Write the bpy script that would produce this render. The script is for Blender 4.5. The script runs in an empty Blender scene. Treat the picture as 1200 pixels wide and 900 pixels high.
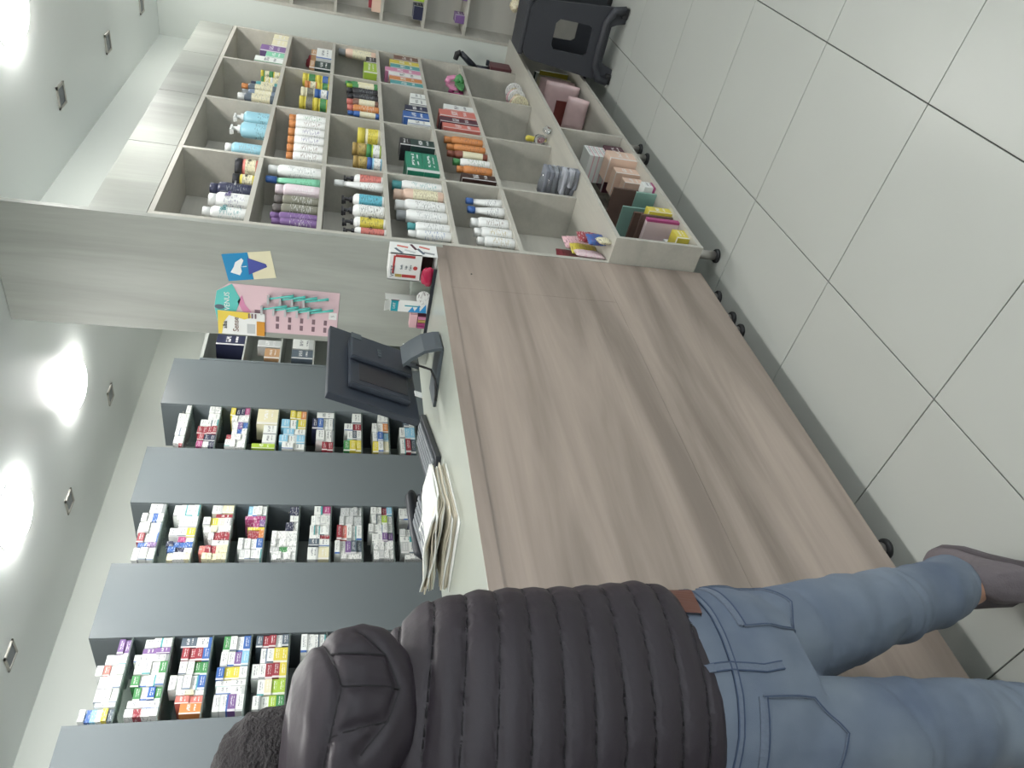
import bpy, bmesh, math, random
from mathutils import Vector, Matrix, noise
from mathutils.bvhtree import BVHTree
random.seed(7)
S = bpy.context.scene
COL = S.collection
# ---------------------------------------------------------------- camera
cd = bpy.data.cameras.new('camera'); cam = bpy.data.objects.new('camera', cd); COL.objects.link(cam)
cd.sensor_fit = 'HORIZONTAL'; cd.sensor_width = 36; cd.lens = 36*848.21/1200; cd.clip_start = .02
ex = Vector((420-600, 734, -848.21)).normalized(); ez = -Vector((3210, -193, -848.21)).normalized()
ey = ez.cross(ex)
R = Matrix((ex, ey, ez))            # rows: room axes written in camera axes (phone held sideways)
cam.matrix_world = Matrix.Translation((0, 0, 1.6)) @ R.to_4x4()
S.camera = cam
# ---------------------------------------------------------------- world, exposure
w = bpy.data.worlds.new('world'); S.world = w; w.use_nodes = True
w.node_tree.nodes['Background'].inputs[0].default_value = (.93, .96, 1, 1)
w.node_tree.nodes['Background'].inputs[1].default_value = 2.2
S.view_settings.view_transform = 'Standard'; S.view_settings.look = 'None'
S.view_settings.gamma = 1; S.view_settings.exposure = 0.32
LAMP = 52.0
# ---------------------------------------------------------------- materials
def lin(c):
    return tuple(((v/255)/12.92 if v/255 <= .04045 else (((v/255)+.055)/1.055)**2.4) for v in c)
MATS = {}
def mat(name, rgb, rough=.5, metal=0, spec=.5, var=.06, nscale=8, bump=0, trans=0, emit=0, bscale=60, coat=0):
    if name in MATS: return MATS[name]
    m = bpy.data.materials.new(name); m.use_nodes = True; MATS[name] = m
    nt = m.node_tree; b = nt.nodes['Principled BSDF']
    c = lin(rgb)
    tc = nt.nodes.new('ShaderNodeTexCoord')
    if var:
        n = nt.nodes.new('ShaderNodeTexNoise'); n.inputs['Scale'].default_value = nscale
        nt.links.new(tc.outputs['Object'], n.inputs['Vector'])
        mx = nt.nodes.new('ShaderNodeMixRGB'); nt.links.new(n.outputs['Fac'], mx.inputs[0])
        mx.inputs[1].default_value = tuple(v*(1-var) for v in c)+(1,)
        mx.inputs[2].default_value = tuple(min(1, v*(1+var)) for v in c)+(1,)
        nt.links.new(mx.outputs[0], b.inputs['Base Color'])
    else: b.inputs['Base Color'].default_value = c+(1,)
    b.inputs['Roughness'].default_value = rough; b.inputs['Metallic'].default_value = metal
    b.inputs['Specular IOR Level'].default_value = spec
    b.inputs['Transmission Weight'].default_value = trans
    b.inputs['Coat Weight'].default_value = coat
    if bump:
        n2 = nt.nodes.new('ShaderNodeTexNoise'); n2.inputs['Scale'].default_value = bscale; n2.inputs['Detail'].default_value = 4
        nt.links.new(tc.outputs['Object'], n2.inputs['Vector'])
        bp = nt.nodes.new('ShaderNodeBump'); bp.inputs['Strength'].default_value = bump; bp.inputs['Distance'].default_value = .01
        nt.links.new(n2.outputs['Fac'], bp.inputs['Height']); nt.links.new(bp.outputs[0], b.inputs['Normal'])
    if emit:
        b.inputs['Emission Color'].default_value = (1, .985, .95, 1); b.inputs['Emission Strength'].default_value = emit
    return m
def wood(name, c1, c2, grain, rough=.45):
    """laminate with long soft grain; grain = axis of the streaks"""
    if name in MATS: return MATS[name]
    m = bpy.data.materials.new(name); m.use_nodes = True; MATS[name] = m
    nt = m.node_tree; b = nt.nodes['Principled BSDF']; L = nt.links.new
    tc = nt.nodes.new('ShaderNodeTexCoord'); mp = nt.nodes.new('ShaderNodeMapping')
    sc = {'x': (.55, 5, 6.5), 'z': (6.5, 5, .55), 'y': (5, .6, 5)}[grain]
    mp.inputs['Scale'].default_value = sc; L(tc.outputs['Object'], mp.inputs[0])
    n = nt.nodes.new('ShaderNodeTexNoise'); n.inputs['Scale'].default_value = 1.0; n.inputs['Detail'].default_value = 5; n.inputs['Roughness'].default_value = .55; n.inputs['Distortion'].default_value = .6
    L(mp.outputs[0], n.inputs['Vector'])
    r = nt.nodes.new('ShaderNodeValToRGB'); L(n.outputs['Fac'], r.inputs[0])
    r.color_ramp.elements[0].position = .36; r.color_ramp.elements[0].color = lin(c1)+(1,)
    r.color_ramp.elements[1].position = .64; r.color_ramp.elements[1].color = lin(c2)+(1,)
    mp2 = nt.nodes.new('ShaderNodeMapping'); mp2.inputs['Scale'].default_value = tuple(v*9 for v in sc); L(tc.outputs['Object'], mp2.inputs[0])
    n2 = nt.nodes.new('ShaderNodeTexNoise'); n2.inputs['Scale'].default_value = 1.5; L(mp2.outputs[0], n2.inputs['Vector'])
    mx = nt.nodes.new('ShaderNodeMixRGB'); mx.blend_type = 'MULTIPLY'; mx.inputs[0].default_value = .12
    L(r.outputs[0], mx.inputs[1]); L(n2.outputs['Fac'], mx.inputs[2]); L(mx.outputs[0], b.inputs['Base Color'])
    b.inputs['Roughness'].default_value = rough
    return m
def printed(name, mode, rough=.4):
    """carton board: ground, coloured fields and lines of small print, colour taken from the object's own colour"""
    if name in MATS: return MATS[name]
    m = bpy.data.materials.new(name); m.use_nodes = True; MATS[name] = m
    nt = m.node_tree; b = nt.nodes['Principled BSDF']; L = nt.links.new; N = nt.nodes.new
    tc = N('ShaderNodeTexCoord'); oi = N('ShaderNodeObjectInfo'); sp = N('ShaderNodeSeparateXYZ'); L(tc.outputs['Generated'], sp.inputs[0])
    def math_(op, a, b_=None, v=None):
        n = N('ShaderNodeMath'); n.operation = op
        L(a, n.inputs[0])
        if b_ is not None: L(b_, n.inputs[1])
        if v is not None: n.inputs[1].default_value = v
        return n.outputs[0]
    def band(s, lo, hi): return math_('MULTIPLY', math_('GREATER_THAN', s, v=lo), math_('LESS_THAN', s, v=hi))
    # little print: noise dashes in rows
    ad = N('ShaderNodeVectorMath'); ad.operation = 'ADD'; L(tc.outputs['Generated'], ad.inputs[0])
    cm = N('ShaderNodeCombineXYZ'); L(math_('MULTIPLY', oi.outputs['Random'], v=37.0), cm.inputs[0]); L(cm.outputs[0], ad.inputs[1])
    mp = N('ShaderNodeMapping'); mp.inputs['Scale'].default_value = (7, 1, 4); L(ad.outputs[0], mp.inputs[0])
    no = N('ShaderNodeTexNoise'); no.inputs['Scale'].default_value = 2.2; no.inputs['Detail'].default_value = 1; L(mp.outputs[0], no.inputs['Vector'])
    dash = math_('GREATER_THAN', no.outputs['Fac'], v=.49)
    rowm = math_('GREATER_THAN', math_('FRACT', math_('MULTIPLY', sp.outputs[2], v=3.0)), v=.5)
    area = math_('MULTIPLY', band(sp.outputs[0], .3, .9), band(sp.outputs[2], .25, .8))
    text = math_('MULTIPLY', math_('MULTIPLY', dash, rowm), area)
    if mode == 'white': ground = (.72, .74, .72, 1); field = band(sp.outputs[0], .0, .12)
    elif mode == 'stripe': ground = (.72, .74, .72, 1); field = band(sp.outputs[2], .0, .22)
    else: ground = None; field = None
    base = N('ShaderNodeMixRGB')
    if mode == 'full':
        fl = band(sp.outputs[0], .0, .14); L(math_('MULTIPLY', fl, v=.8), base.inputs[0])
        L(oi.outputs['Color'], base.inputs[1]); base.inputs[2].default_value = (.7, .7, .7, 1)
    else:
        base.inputs[1].default_value = ground; L(oi.outputs['Color'], base.inputs[2]); L(field, base.inputs[0])
    fin = N('ShaderNodeMixRGB'); L(math_('MULTIPLY', text, v=.9), fin.inputs[0]); L(base.outputs[0], fin.inputs[1])
    fin.inputs[2].default_value = (.75, .75, .75, 1) if mode == 'full' else (.12, .13, .16, 1)
    L(fin.outputs[0], b.inputs['Base Color']); b.inputs['Roughness'].default_value = rough
    return m
def _soft(c):
    g = sum(c)/3; return tuple(v+.27*(g-v) for v in c)  # pulls palette towards grey: haze in the air put into the colours
PAL = {'white': (225, 227, 224), 'teal': (60, 160, 165), 'violet': (92, 74, 150), 'navy': (40, 45, 80), 'grey': (140, 145, 148), 'yellow': (225, 205, 45),
 'black': (42, 42, 48), 'coral': (222, 105, 92), 'sky': (130, 195, 215), 'slate': (84, 100, 116), 'bluegrey': (110, 130, 155), 'orange': (222, 128, 52),
 'cream': (222, 214, 172), 'green': (60, 150, 75), 'mint': (110, 205, 160), 'purple': (120, 80, 150), 'lilac': (190, 165, 205), 'olive': (125, 124, 104),
 'greybrown': (105, 98, 95), 'palepink': (220, 200, 208), 'blue': (40, 95, 185), 'brown': (128, 84, 66), 'darkgreen': (38, 66, 62), 'wood': (190, 140, 90),
 'red': (165, 40, 55), 'cyan': (70, 180, 205), 'skyblue': (120, 190, 225), 'lime': (165, 205, 40), 'amber': (175, 140, 60), 'gold': (190, 160, 70),
 'peach': (226, 186, 160), 'emerald': (25, 140, 105), 'pink': (215, 120, 165), 'darkbrown': (70, 45, 40), 'redbrown': (140, 65, 45), 'maroon': (90, 38, 58),
 'magenta': (180, 50, 120), 'lightgrey': (185, 190, 190), 'silver': (180, 182, 184), 'mintgrey': (120, 168, 155), 'palerose': (218, 190, 194), 'rose': (225, 170, 178)}
PAL = {k: _soft(v) for k, v in PAL.items()}
def pm(c, rough=.38): return mat('plastic_'+c, PAL[c], rough=rough, var=.03)
def labelmat(c, ink):
    """a bottle's printed label"""
    nm = 'label_%s_%s' % (c, ink)
    if nm in MATS: return MATS[nm]
    m = mat(nm, PAL[c], .4, var=0); nt = m.node_tree; b = nt.nodes['Principled BSDF']; L = nt.links.new; N = nt.nodes.new
    tc = N('ShaderNodeTexCoord'); mp = N('ShaderNodeMapping'); mp.inputs['Scale'].default_value = (70, 70, 330); L(tc.outputs['Object'], mp.inputs[0])
    n = N('ShaderNodeTexNoise'); n.inputs['Scale'].default_value = 1; n.inputs['Detail'].default_value = 1; L(mp.outputs[0], n.inputs['Vector'])
    g = N('ShaderNodeMath'); g.operation = 'GREATER_THAN'; g.inputs[1].default_value = .60; L(n.outputs['Fac'], g.inputs[0])
    mx = N('ShaderNodeMixRGB'); g2 = N('ShaderNodeMath'); g2.operation = 'MULTIPLY'; g2.inputs[1].default_value = .6; L(g.outputs[0], g2.inputs[0]); L(g2.outputs[0], mx.inputs[0]); mx.inputs[1].default_value = lin(PAL[c])+(1,); mx.inputs[2].default_value = lin(PAL[ink])+(1,)
    L(mx.outputs[0], b.inputs['Base Color'])
    return m
# ---------------------------------------------------------------- object helpers
def link(o, parent=None):
    COL.objects.link(o)
    if parent is not None: o.parent = parent
    return o
def props(o, label=None, cat=None, group=None, kind=None):
    if label: o['label'] = label
    if cat: o['category'] = cat
    if group: o['group'] = group
    if kind: o['kind'] = kind
    return o
def thing(name, label, cat, loc=(0, 0, 0), group=None, rz=0):
    o = bpy.data.objects.new(name, None); o.empty_display_size = .05; o.location = loc; o.rotation_euler = (0, 0, rz)
    link(o); return props(o, label, cat, group)
def mk(name, bm, m, parent=None, smooth=False, loc=None, rot=None):
    me = bpy.data.meshes.new(name); bmesh.ops.recalc_face_normals(bm, faces=bm.faces[:])
    if smooth:
        for f in bm.faces: f.smooth = True
    bm.to_mesh(me); bm.free()
    for x in (m if isinstance(m, (list, tuple)) else [m]): me.materials.append(x)
    o = bpy.data.objects.new(name, me); link(o, parent)
    if loc is not None: o.location = loc
    if rot is not None: o.rotation_euler = rot
    return o
def bx(bm, x0, x1, y0, y1, z0, z1, bev=0, rot=None):
    v = [bm.verts.new((x, y, z)) for x in (x0, x1) for y in (y0, y1) for z in (z0, z1)]
    fs = [bm.faces.new([v[i] for i in q]) for q in ((0, 1, 3, 2), (4, 6, 7, 5), (0, 4, 5, 1), (2, 3, 7, 6), (0, 2, 6, 4), (1, 5, 7, 3))]
    if bev:
        es = list({e for f in fs for e in f.edges})
        r = bmesh.ops.bevel(bm, geom=es, offset=bev, segments=2, affect='EDGES', profile=.6)
        v = list({q for f in r['faces'] for q in f.verts} | {q for q in v if q.is_valid})
    if rot: bmesh.ops.transform(bm, matrix=rot, verts=[q for q in v if q.is_valid])
    return v
def box(name, b, m, parent=None, bev=0, loc=None, rot=None):
    bm = bmesh.new(); bx(bm, *b, bev=bev); return mk(name, bm, m, parent, False, loc, rot)
def lathe(bm, prof, n=16, c=(0, 0, 0), sx=1, sy=1):
    rings = []
    for r, z in prof:
        rings.append([bm.verts.new((c[0]+sx*r*math.cos(2*math.pi*i/n), c[1]+sy*r*math.sin(2*math.pi*i/n), c[2]+z)) for i in range(n)])
    for a, b in zip(rings, rings[1:]):
        for i in range(n): bm.faces.new((a[i], a[(i+1) % n], b[(i+1) % n], b[i]))
    bm.faces.new(rings[0][::-1]); bm.faces.new(rings[-1])
def tube(bm, pts, rad, n=8, flat=1.0):
    pts = [Vector(p) for p in pts]; rings = []
    if not isinstance(rad, (list, tuple)): rad = [rad]*len(pts)
    up = None
    for i, p in enumerate(pts):
        t = (pts[min(i+1, len(pts)-1)]-pts[max(i-1, 0)]).normalized()
        if up is None: up = t.orthogonal().normalized()
        a = (up - t*up.dot(t)).normalized(); up = a; b = t.cross(a)
        rings.append([bm.verts.new(p+rad[i]*(math.cos(2*math.pi*k/n)*a+flat*math.sin(2*math.pi*k/n)*b)) for k in range(n)])
    for a, b in zip(rings, rings[1:]):
        for i in range(n): bm.faces.new((a[i], a[(i+1) % n], b[(i+1) % n], b[i]))
    bm.faces.new(rings[0][::-1]); bm.faces.new(rings[-1])
def loft(bm, rings):
    R_ = [[bm.verts.new(p) for p in r] for r in rings]; n = len(R_[0])
    for a, b in zip(R_, R_[1:]):
        for i in range(n): bm.faces.new((a[i], a[(i+1) % n], b[(i+1) % n], b[i]))
    bm.faces.new(R_[0][::-1]); bm.faces.new(R_[-1])
def prism(bm, poly, f0, f1):
    """poly: 2-D points, f0 / f1 map them to the two faces"""
    a = [bm.verts.new(f0(p)) for p in poly]; b = [bm.verts.new(f1(p)) for p in poly]; n = len(poly)
    bm.faces.new(a[::-1]); bm.faces.new(b)
    for i in range(n): bm.faces.new((a[i], a[(i+1) % n], b[(i+1) % n], b[i]))
def lettering(name, s, size, m, parent, loc, rot, ext=.0006, align='CENTER'):
    cu = bpy.data.curves.new(name, 'FONT'); cu.body = s; cu.size = size; cu.align_x = align; cu.align_y = 'CENTER'; cu.extrude = ext; cu.resolution_u = 2
    t = bpy.data.objects.new('tmp', cu); COL.objects.link(t)
    me = bpy.data.meshes.new_from_object(t.evaluated_get(bpy.context.evaluated_depsgraph_get()))
    bpy.data.objects.remove(t); me.materials.clear(); me.materials.append(m)
    o = bpy.data.objects.new(name, me); link(o, parent); o.location = loc; o.rotation_euler = rot
    return o
ROT_Y = (math.pi/2, 0, 0)              # reads towards -Y
ROT_X = (math.pi/2, 0, -math.pi/2)     # reads towards -X

# ---------------------------------------------------------------- the setting
M_ceil = mat('ceiling_gloss', (226, 230, 228), .28, var=.02, nscale=.6)
M_wall = mat('wall_paint', (198, 203, 197), .6, var=.02, nscale=1.5)
M_lam = wood('laminate_panel_upright', (142, 145, 138), (164, 167, 160), 'z')
M_shelf = wood('laminate_shelf', (176, 174, 165), (193, 190, 180), 'x')
M_front = wood('laminate_counter', (132, 120, 111), (173, 158, 147), 'x', .4)
M_top = mat('counter_top_laminate', (160, 165, 156), .3, var=.05, nscale=3)
M_tile = mat('porcelain_tile', (178, 181, 176), .32, var=.035, nscale=2.5)
M_grout = mat('grout', (70, 70, 68), .8)
M_grey = mat('grey_lacquer', (106, 114, 118), .42, var=.03, nscale=1.2)
M_greyd = mat('dark_grey_lacquer', (98, 106, 110), .5, var=.03, nscale=2)
M_steel = mat('brushed_steel', (190, 186, 180), .42, metal=.75)
M_rub = mat('black_rubber', (38, 38, 40), .6)
M_black = mat('black_plastic', (38, 42, 50), .42, var=.05)
M_lamp = mat('lamp_diffuser', (255, 255, 255), .5, var=0, emit=LAMP)

fl = bpy.data.objects.new('floor', None)
fl = box('floor', (-2.6, 5.5, -3.3, 3.7, -.08, -.006), M_grout); props(fl, kind='structure')
TX = [1.84+.588*k for k in range(-4, 6)]; TY = [.407+.588*k for k in range(-4, 5)]
bm = bmesh.new(); bx(bm, .0018, .5862, .0018, .5862, -.008, 0, bev=.0012); t0 = mk('floor_tile', bm, M_tile, fl)
first = True
for x in TX:
    for y in TY:
        o = t0 if first else link(t0.copy(), fl); first = False
        o.location = (x, y, random.uniform(-.0003, .0003))
M_gls = bpy.data.materials.new('shelf_glass'); M_gls.use_nodes = True
_n = M_gls.node_tree; _p = _n.nodes['Principled BSDF']; _p.inputs['Base Color'].default_value = (.35, .42, .40, 1); _p.inputs['Roughness'].default_value = .08
_t = _n.nodes.new('ShaderNodeBsdfTransparent'); _t.inputs[0].default_value = (.86, .92, .90, 1); _m = _n.nodes.new('ShaderNodeMixShader'); _m.inputs[0].default_value = .28
_n.links.new(_t.outputs[0], _m.inputs[1]); _n.links.new(_p.outputs[0], _m.inputs[2]); _n.links.new(_m.outputs[0], _n.nodes['Material Output'].inputs['Surface'])
def struct(name, b, m): return props(box(name, b, m), kind='structure')
struct('ceiling', (-2.6, 5.5, -3.3, 3.7, 2.70, 2.78), M_ceil)
struct('wall_back', (-2.6, 5.4, 3.36, 3.46, -.006, 2.7), M_wall)
struct('wall_left', (-2.6, -2.5, -3.2, 3.36, -.006, 2.7), M_wall)
wr = struct('wall_right', (5.40, 5.50, -3.2, 3.36, -.006, 2.7), M_wall)
bm = bmesh.new(); bx(bm, 5.14, 5.3995, 1.28, 3.3595, -.006, 2.6995); bx(bm, 5.14, 5.3995, -3.1995, 1.2795, 2.43, 2.6995)
props(mk('trim_1', bm, M_wall), kind='structure')
struct('wall_partition', (2.4285, 5.1395, 1.575, 1.80, -.006, 2.6995), M_wall)
# shop window side, behind the photographer
bm = bmesh.new()
for b in ((-2.5, -1.9, -3.3, -3.2, -.006, 2.6995), (4.6, 5.4, -3.3, -3.2, -.006, 2.6995), (-1.9, 4.6, -3.3, -3.2, 2.45, 2.6995)): bx(bm, *b)
props(mk('wall_front', bm, M_wall), kind='structure')
wf = props(box('window_1', (-1.9, 4.6, -3.27, -3.25, .06, 2.45), mat('window_glass', (235, 240, 240), .02, trans=1, var=0)), kind='structure')
MATS['window_glass'].node_tree.nodes['Principled BSDF'].inputs['IOR'].default_value = 1.01
for k in range(5): box('window_frame', (-1.9+k*1.61, -1.84+k*1.61, -3.29, -3.23, 0, 2.45), M_steel, wf)

# ---------------------------------------------------------------- lamps in the ceiling
def lamp(x, y, i, lab):
    t = thing('ceiling_lamp', lab, 'ceiling lamp', (x, y, 2.70), 'round ceiling lamps')
    bm = bmesh.new(); lathe(bm, [(.129, -.002), (.129, -.012), (.12, -.024), (.10, -.035), (.065, -.044), (.02, -.048)], 32); mk('diffuser', bm, M_lamp, t)
    bm = bmesh.new(); lathe(bm, [(.137, 0), (.137, -.003), (.1305, -.004)], 32); mk('rim', bm, pm('white'), t)
LW = {(2.79, 2.45): 'round bright ceiling lamp nearest the tall wood panel, above the grey shelves', (2.03, 2.45): 'round bright ceiling lamp above the grey shelves, farther from the wood panel',
      (2.92, .88): 'round bright ceiling lamp at the corner, above the shop floor'}
n = 0
for x in (1.27, 2.03, 2.79, 3.9):
    if n == 0: LW.update({(1.27, 2.45): 'round ceiling lamp above the grey shelves, over the man, out of view', (3.9, 2.45): 'round ceiling lamp behind the tall wood panel, hidden by it'})
    lamp(x, 2.45, n, LW.get((x, 2.45), 'round ceiling lamp in the row above the grey shelves, out of view')); n += 1
LW.update({(1.27, 2.45): 'round ceiling lamp above the grey shelves, over the man, out of view', (3.9, 2.45): 'round ceiling lamp behind the tall wood panel, hidden by it',
           (1.4, .88): 'round ceiling lamp over the man, out of view', (4.5, .88): 'round ceiling lamp nearest the end wall, out of view'})
for x in (1.4, 2.92, 4.5):
    lamp(x, .88, n, LW.get((x, .88), 'round ceiling lamp in the row above the shop floor, out of view')); n += 1
for x in (-1.2, .6): lamp(x, .88, n, 'round ceiling lamp %s, out of view' % ('near the left wall' if x < 0 else 'above the photographer')); n += 1
for x in (-.8, 1.2, 3.2): lamp(x, -1.2, n, '%s round ceiling lamp of the row near the shop window, out of view' % {-.8: 'left', 1.2: 'middle', 3.2: 'right'}[x]); n += 1
SPD = {(3.24, 2.91): 'small square recessed spotlight behind the wood panel, nearest to it', (2.49, 2.915): 'small square recessed spotlight between the two bright lamps', (1.72, 2.925): 'small square recessed spotlight farthest from the wood panel, silver rim',
       (3.28, 1.31): 'small square recessed spotlight before the cubby shelving, nearest the wood panel', (4.02, 1.31): 'small square recessed spotlight, middle of three before the cubby shelving', (4.75, 1.31): 'small square recessed spotlight, farthest of three before the cubby shelving'}
for (x, y), lab in SPD.items():
    t = thing('recessed_spotlight', lab, 'spotlight', (x, y, 2.70), 'square recessed spotlights')
    bm = bmesh.new()
    for a in (0, 1, 2, 3):
        bx(bm, -.045, .045, .035, .045, -.006, 0, rot=Matrix.Rotation(a*math.pi/2, 4, 'Z'))
    mk('frame', bm, M_steel, t)
    box('reflector', (-.035, .035, -.035, .035, -.003, .0), mat('reflector_dark', (95, 100, 108), .3, metal=.5), t)

# ---------------------------------------------------------------- wood partition at the end of the cubby shelving
pn = thing('partition_panel', 'tall pale wood-grain panel from counter to ceiling beside the cubby shelving', 'panel', (2.405, 1.337, 0))
box('board', (0, .022, 0, .478, 1.2178, 2.6985), M_lam, pn)
# ---------------------------------------------------------------- cubby shelving
CB = [2.428, 3.005, 3.59, 4.172, 4.755]; ZB = [2.20, 1.89, 1.64, 1.385, 1.13, .87, .51]; T = .009
su = thing('cubby_shelving', 'pale wood wall shelving with four columns of open cubbies', 'shelving', (2.428, 1.337, .51))
o_ = Vector((2.428, 1.337, .51))
def P(name, b, m, root=su, off=o_, **k):
    return box(name, (b[0]-off.x, b[1]-off.x, b[2]-off.y, b[3]-off.y, b[4]-off.z, b[5]-off.z), m, root, **k)
F, B_ = 1.337, 1.56
for i, x in enumerate(CB):
    a, b = (x-T, x+T) if 0 < i < 4 else ((x, x+2*T) if i == 0 else (x-2*T, x))
    P('divider' if 0 < i < 4 else 'side_panel', (a, b, F, B_, .511, 2.20+T), M_shelf)
for c in range(4):
    x0 = CB[c]+(2*T if c == 0 else T); x1 = CB[c+1]-(2*T if c == 3 else T)
    for z in ZB[:-1]: P('shelf_board', (x0, x1, F+.001, B_, z-T, z+T), M_shelf)
    P('back_board', (x0, x1, B_-.012, B_-.0005, .511, 2.19), M_shelf)
    P('upper_panel', (CB[c]+.002, CB[c+1]-.002, F+.002, F+.02, 2.212, 2.39), M_lam)
    P('upper_panel', (CB[c]+.002, CB[c+1]-.002, F+.021, B_+.01, 2.374, 2.39), M_lam)
# ---------------------------------------------------------------- low bin unit under it
cu = thing('low_bin_unit', 'low open-fronted bin unit on metal feet under the cubby shelving', 'cabinet', (2.428, 1.225, 0))
oc = Vector((2.428, 1.225, 0))
def Q(name, b, m, **k): return P(name, b, m, cu, oc, **k)
Q('top_board', (2.43, 5.139, 1.225, 1.572, .492, .51), M_shelf); Q('bottom_board', (2.446, 5.12, 1.225, 1.56, .132, .15), M_shelf)
Q('end_panel', (2.43, 2.446, 1.225, 1.572, .13, .492), M_shelf); Q('end_panel', (5.12, 5.138, 1.225, 1.572, .13, .492), M_shelf)
Q('divider', (3.572, 3.59, 1.228, 1.555, .151, .491), M_shelf); Q('back_board', (2.447, 5.119, 1.561, 1.572, .151, .491), M_shelf)
def foot(root, x, y, h, off):
    bm = bmesh.new(); lathe(bm, [(.019, .012), (.019, h)], 16, (x-off[0], y-off[1], -off[2])); f = mk('foot', bm, M_steel, root, True)
    bm = bmesh.new(); lathe(bm, [(.03, 0), (.03, .008), (.024, .014), (.02, .0145)], 20, (x-off[0], y-off[1], -off[2])); mk('foot_pad', bm, M_rub, f, True)
for x, y in ((2.52, 1.30), (3.52, 1.30), (3.64, 1.30), (4.9, 1.30), (2.52, 1.52), (4.9, 1.52)): foot(cu, x, y, .131, oc)

# ---------------------------------------------------------------- counter
ct = thing('counter', 'long pale wood-grain service counter with flat front, on short metal feet', 'counter', (2.40, 1.337, 0)); ok = Vector((2.40, 1.337, 0))
def K(name, b, m, **k): return P(name, b, m, ct, ok, **k)
XL = -1.4
K('top_board', (XL, 2.4265, 1.337, 1.84, 1.185, 1.217), [M_top], bev=.001)
K('edge_band', (XL, 2.404, 1.3345, 1.3368, 1.180, 1.2165), M_front)
K('front_panel', (2.137, 2.424, 1.337, 1.355, .560, 1.1845), M_front); K('front_panel', (XL, 2.1362, 1.337, 1.355, .560, 1.1845), M_front)
K('front_panel', (XL, 2.424, 1.337, 1.355, .10, .5592), M_front)
K('side_panel', (2.385, 2.4035, 1.356, 1.82, .10, 1.184), M_front); K('side_panel', (XL, XL+.018, 1.356, 1.82, .10, 1.184), M_front)
K('bottom_board', (XL+.02, 2.384, 1.356, 1.82, .10, .118), M_front); K('divider', (1.0, 1.018, 1.356, 1.82, .119, 1.184), M_front)
bm = bmesh.new(); lathe(bm, [(.003, 0), (.003, .0015)], 10); K_ = mk('screw_cap', bm, pm('black'), ct, loc=(2.235-2.40, -.0, 1.097), rot=(math.pi/2, 0, 0))
for x in (2.46-.08, 2.225, 2.14, 1.08, .98, 0.0, -.1, -1.2): foot(ct, x, 1.42, .0995, ok)
for x in (2.3, 1.0, -.2, -1.2): foot(ct, x, 1.76, .0995, ok)

# ---------------------------------------------------------------- grey wall unit with open bays
gu = thing('pharmacy_wall_unit', 'grey wall unit of closed panels and open medicine bays behind the counter', 'cabinet', (3.70, 3.0, 0)); og = Vector((3.70, 3.0, 0))
def G(name, b, m, **k): return P(name, b, m, gu, og, **k)
PX = [(3.292, 3.70), (2.562, 2.945), (1.83, 2.203), (1.09, 1.467), (.35, .727)]
SZ = [2.30-.1575*k for k in range(14)]
for a, b in PX: G('closed_panel', (a, b, 3.0, 3.018, .08, 2.465), M_grey); G('side_wall', (a, a+.018, 3.019, 3.34, .08, 2.465), M_greyd); G('side_wall', (b-.018, b, 3.019, 3.34, .08, 2.465), M_greyd)
BAYS = [(2.945, 3.292), (2.203, 2.562), (1.467, 1.83), (.727, 1.09)]
for a, b in BAYS:
    G('bay_back', (a+.001, b-.001, 3.30, 3.315, .09, 2.30), mat('bay_back_pale', (150, 156, 154), .5, var=.03))
    for z in SZ: G('shelf_board', (a+.001, b-.001, 3.0, 3.299, z-.007, z), M_gls)
    for z in SZ[:9]:
        for yy in (3.08, 3.22):
            pass
bm = bmesh.new()
for a, b in BAYS:
    for z in SZ[:9]:
        for yy in (3.06, 3.24):
            lathe(bm, [(.004, 0), (.004, .004)], 8, (0, 0, 0)); vs = bm.verts[-16:]
            bmesh.ops.transform(bm, matrix=Matrix.Translation(Vector((b-.001, yy, z+.05))-og) @ Matrix.Rotation(-math.pi/2, 4, 'Y'), verts=vs)
o = mk('peg', bm, M_steel, gu); o['kind'] = 'stuff'
# lower open unit beyond it
M_su = mat('pale_grey_board', (172, 176, 172), .5, var=.03)
lu = thing('small_wall_unit', 'lower grey open shelf unit at the far end behind the wood panel', 'shelving', (3.705, 3.0, 0)); ol = Vector((3.705, 3.0, 0))
def U(name, b, m, **k): return P(name, b, m, lu, ol, **k)
U('side_panel', (3.703, 3.721, 3.0, 3.34, .05, 2.325), M_grey); U('side_panel', (4.55, 4.568, 3.0, 3.34, .05, 2.325), M_grey)
U('top_board', (3.722, 4.549, 3.0, 3.34, 2.307, 2.325), M_su); U('back_board', (3.722, 4.549, 3.33, 3.34, .06, 2.306), M_su)
for z in (2.085, 1.865, 1.66, 1.45, 1.24, 1.0, .7, .4): U('shelf_board', (3.722, 4.549, 3.005, 3.329, z-.009, z), M_su)

# ---------------------------------------------------------------- shelves let into the end wall
eu = thing('end_wall_shelving', 'pale shelving let into the end wall, nearly empty', 'shelving', (5.14, 1.2, 0)); oe = Vector((5.14, 1.2, 0))
def E_(name, b, m, **k): return P(name, b, m, eu, oe, **k)
E_('side_panel', (5.141, 5.38, 1.262, 1.279, 0, 2.42), M_shelf); E_('side_panel', (5.141, 5.38, -.62, -.602, 0, 2.42), M_shelf)
E_('back_board', (5.381, 5.398, -.62, 1.279, 0, 2.42), mat('shelf_back_white', (196, 194, 186), .5, var=.02))
for z in (2.41, 2.20, 1.925, 1.658, 1.37, 1.10, .827): E_('shelf_board', (5.142, 5.38, -.60, 1.261, z-.018, z), M_shelf)
E_('base_board', (4.98, 5.138, -.62, 1.15, .44, .50), M_shelf); E_('base_front', (4.98, 5.0, -.62, 1.15, .1, .439), M_shelf); E_('base_front', (5.002, 5.138, 1.13, 1.15, .1, .439), M_shelf)
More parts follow.
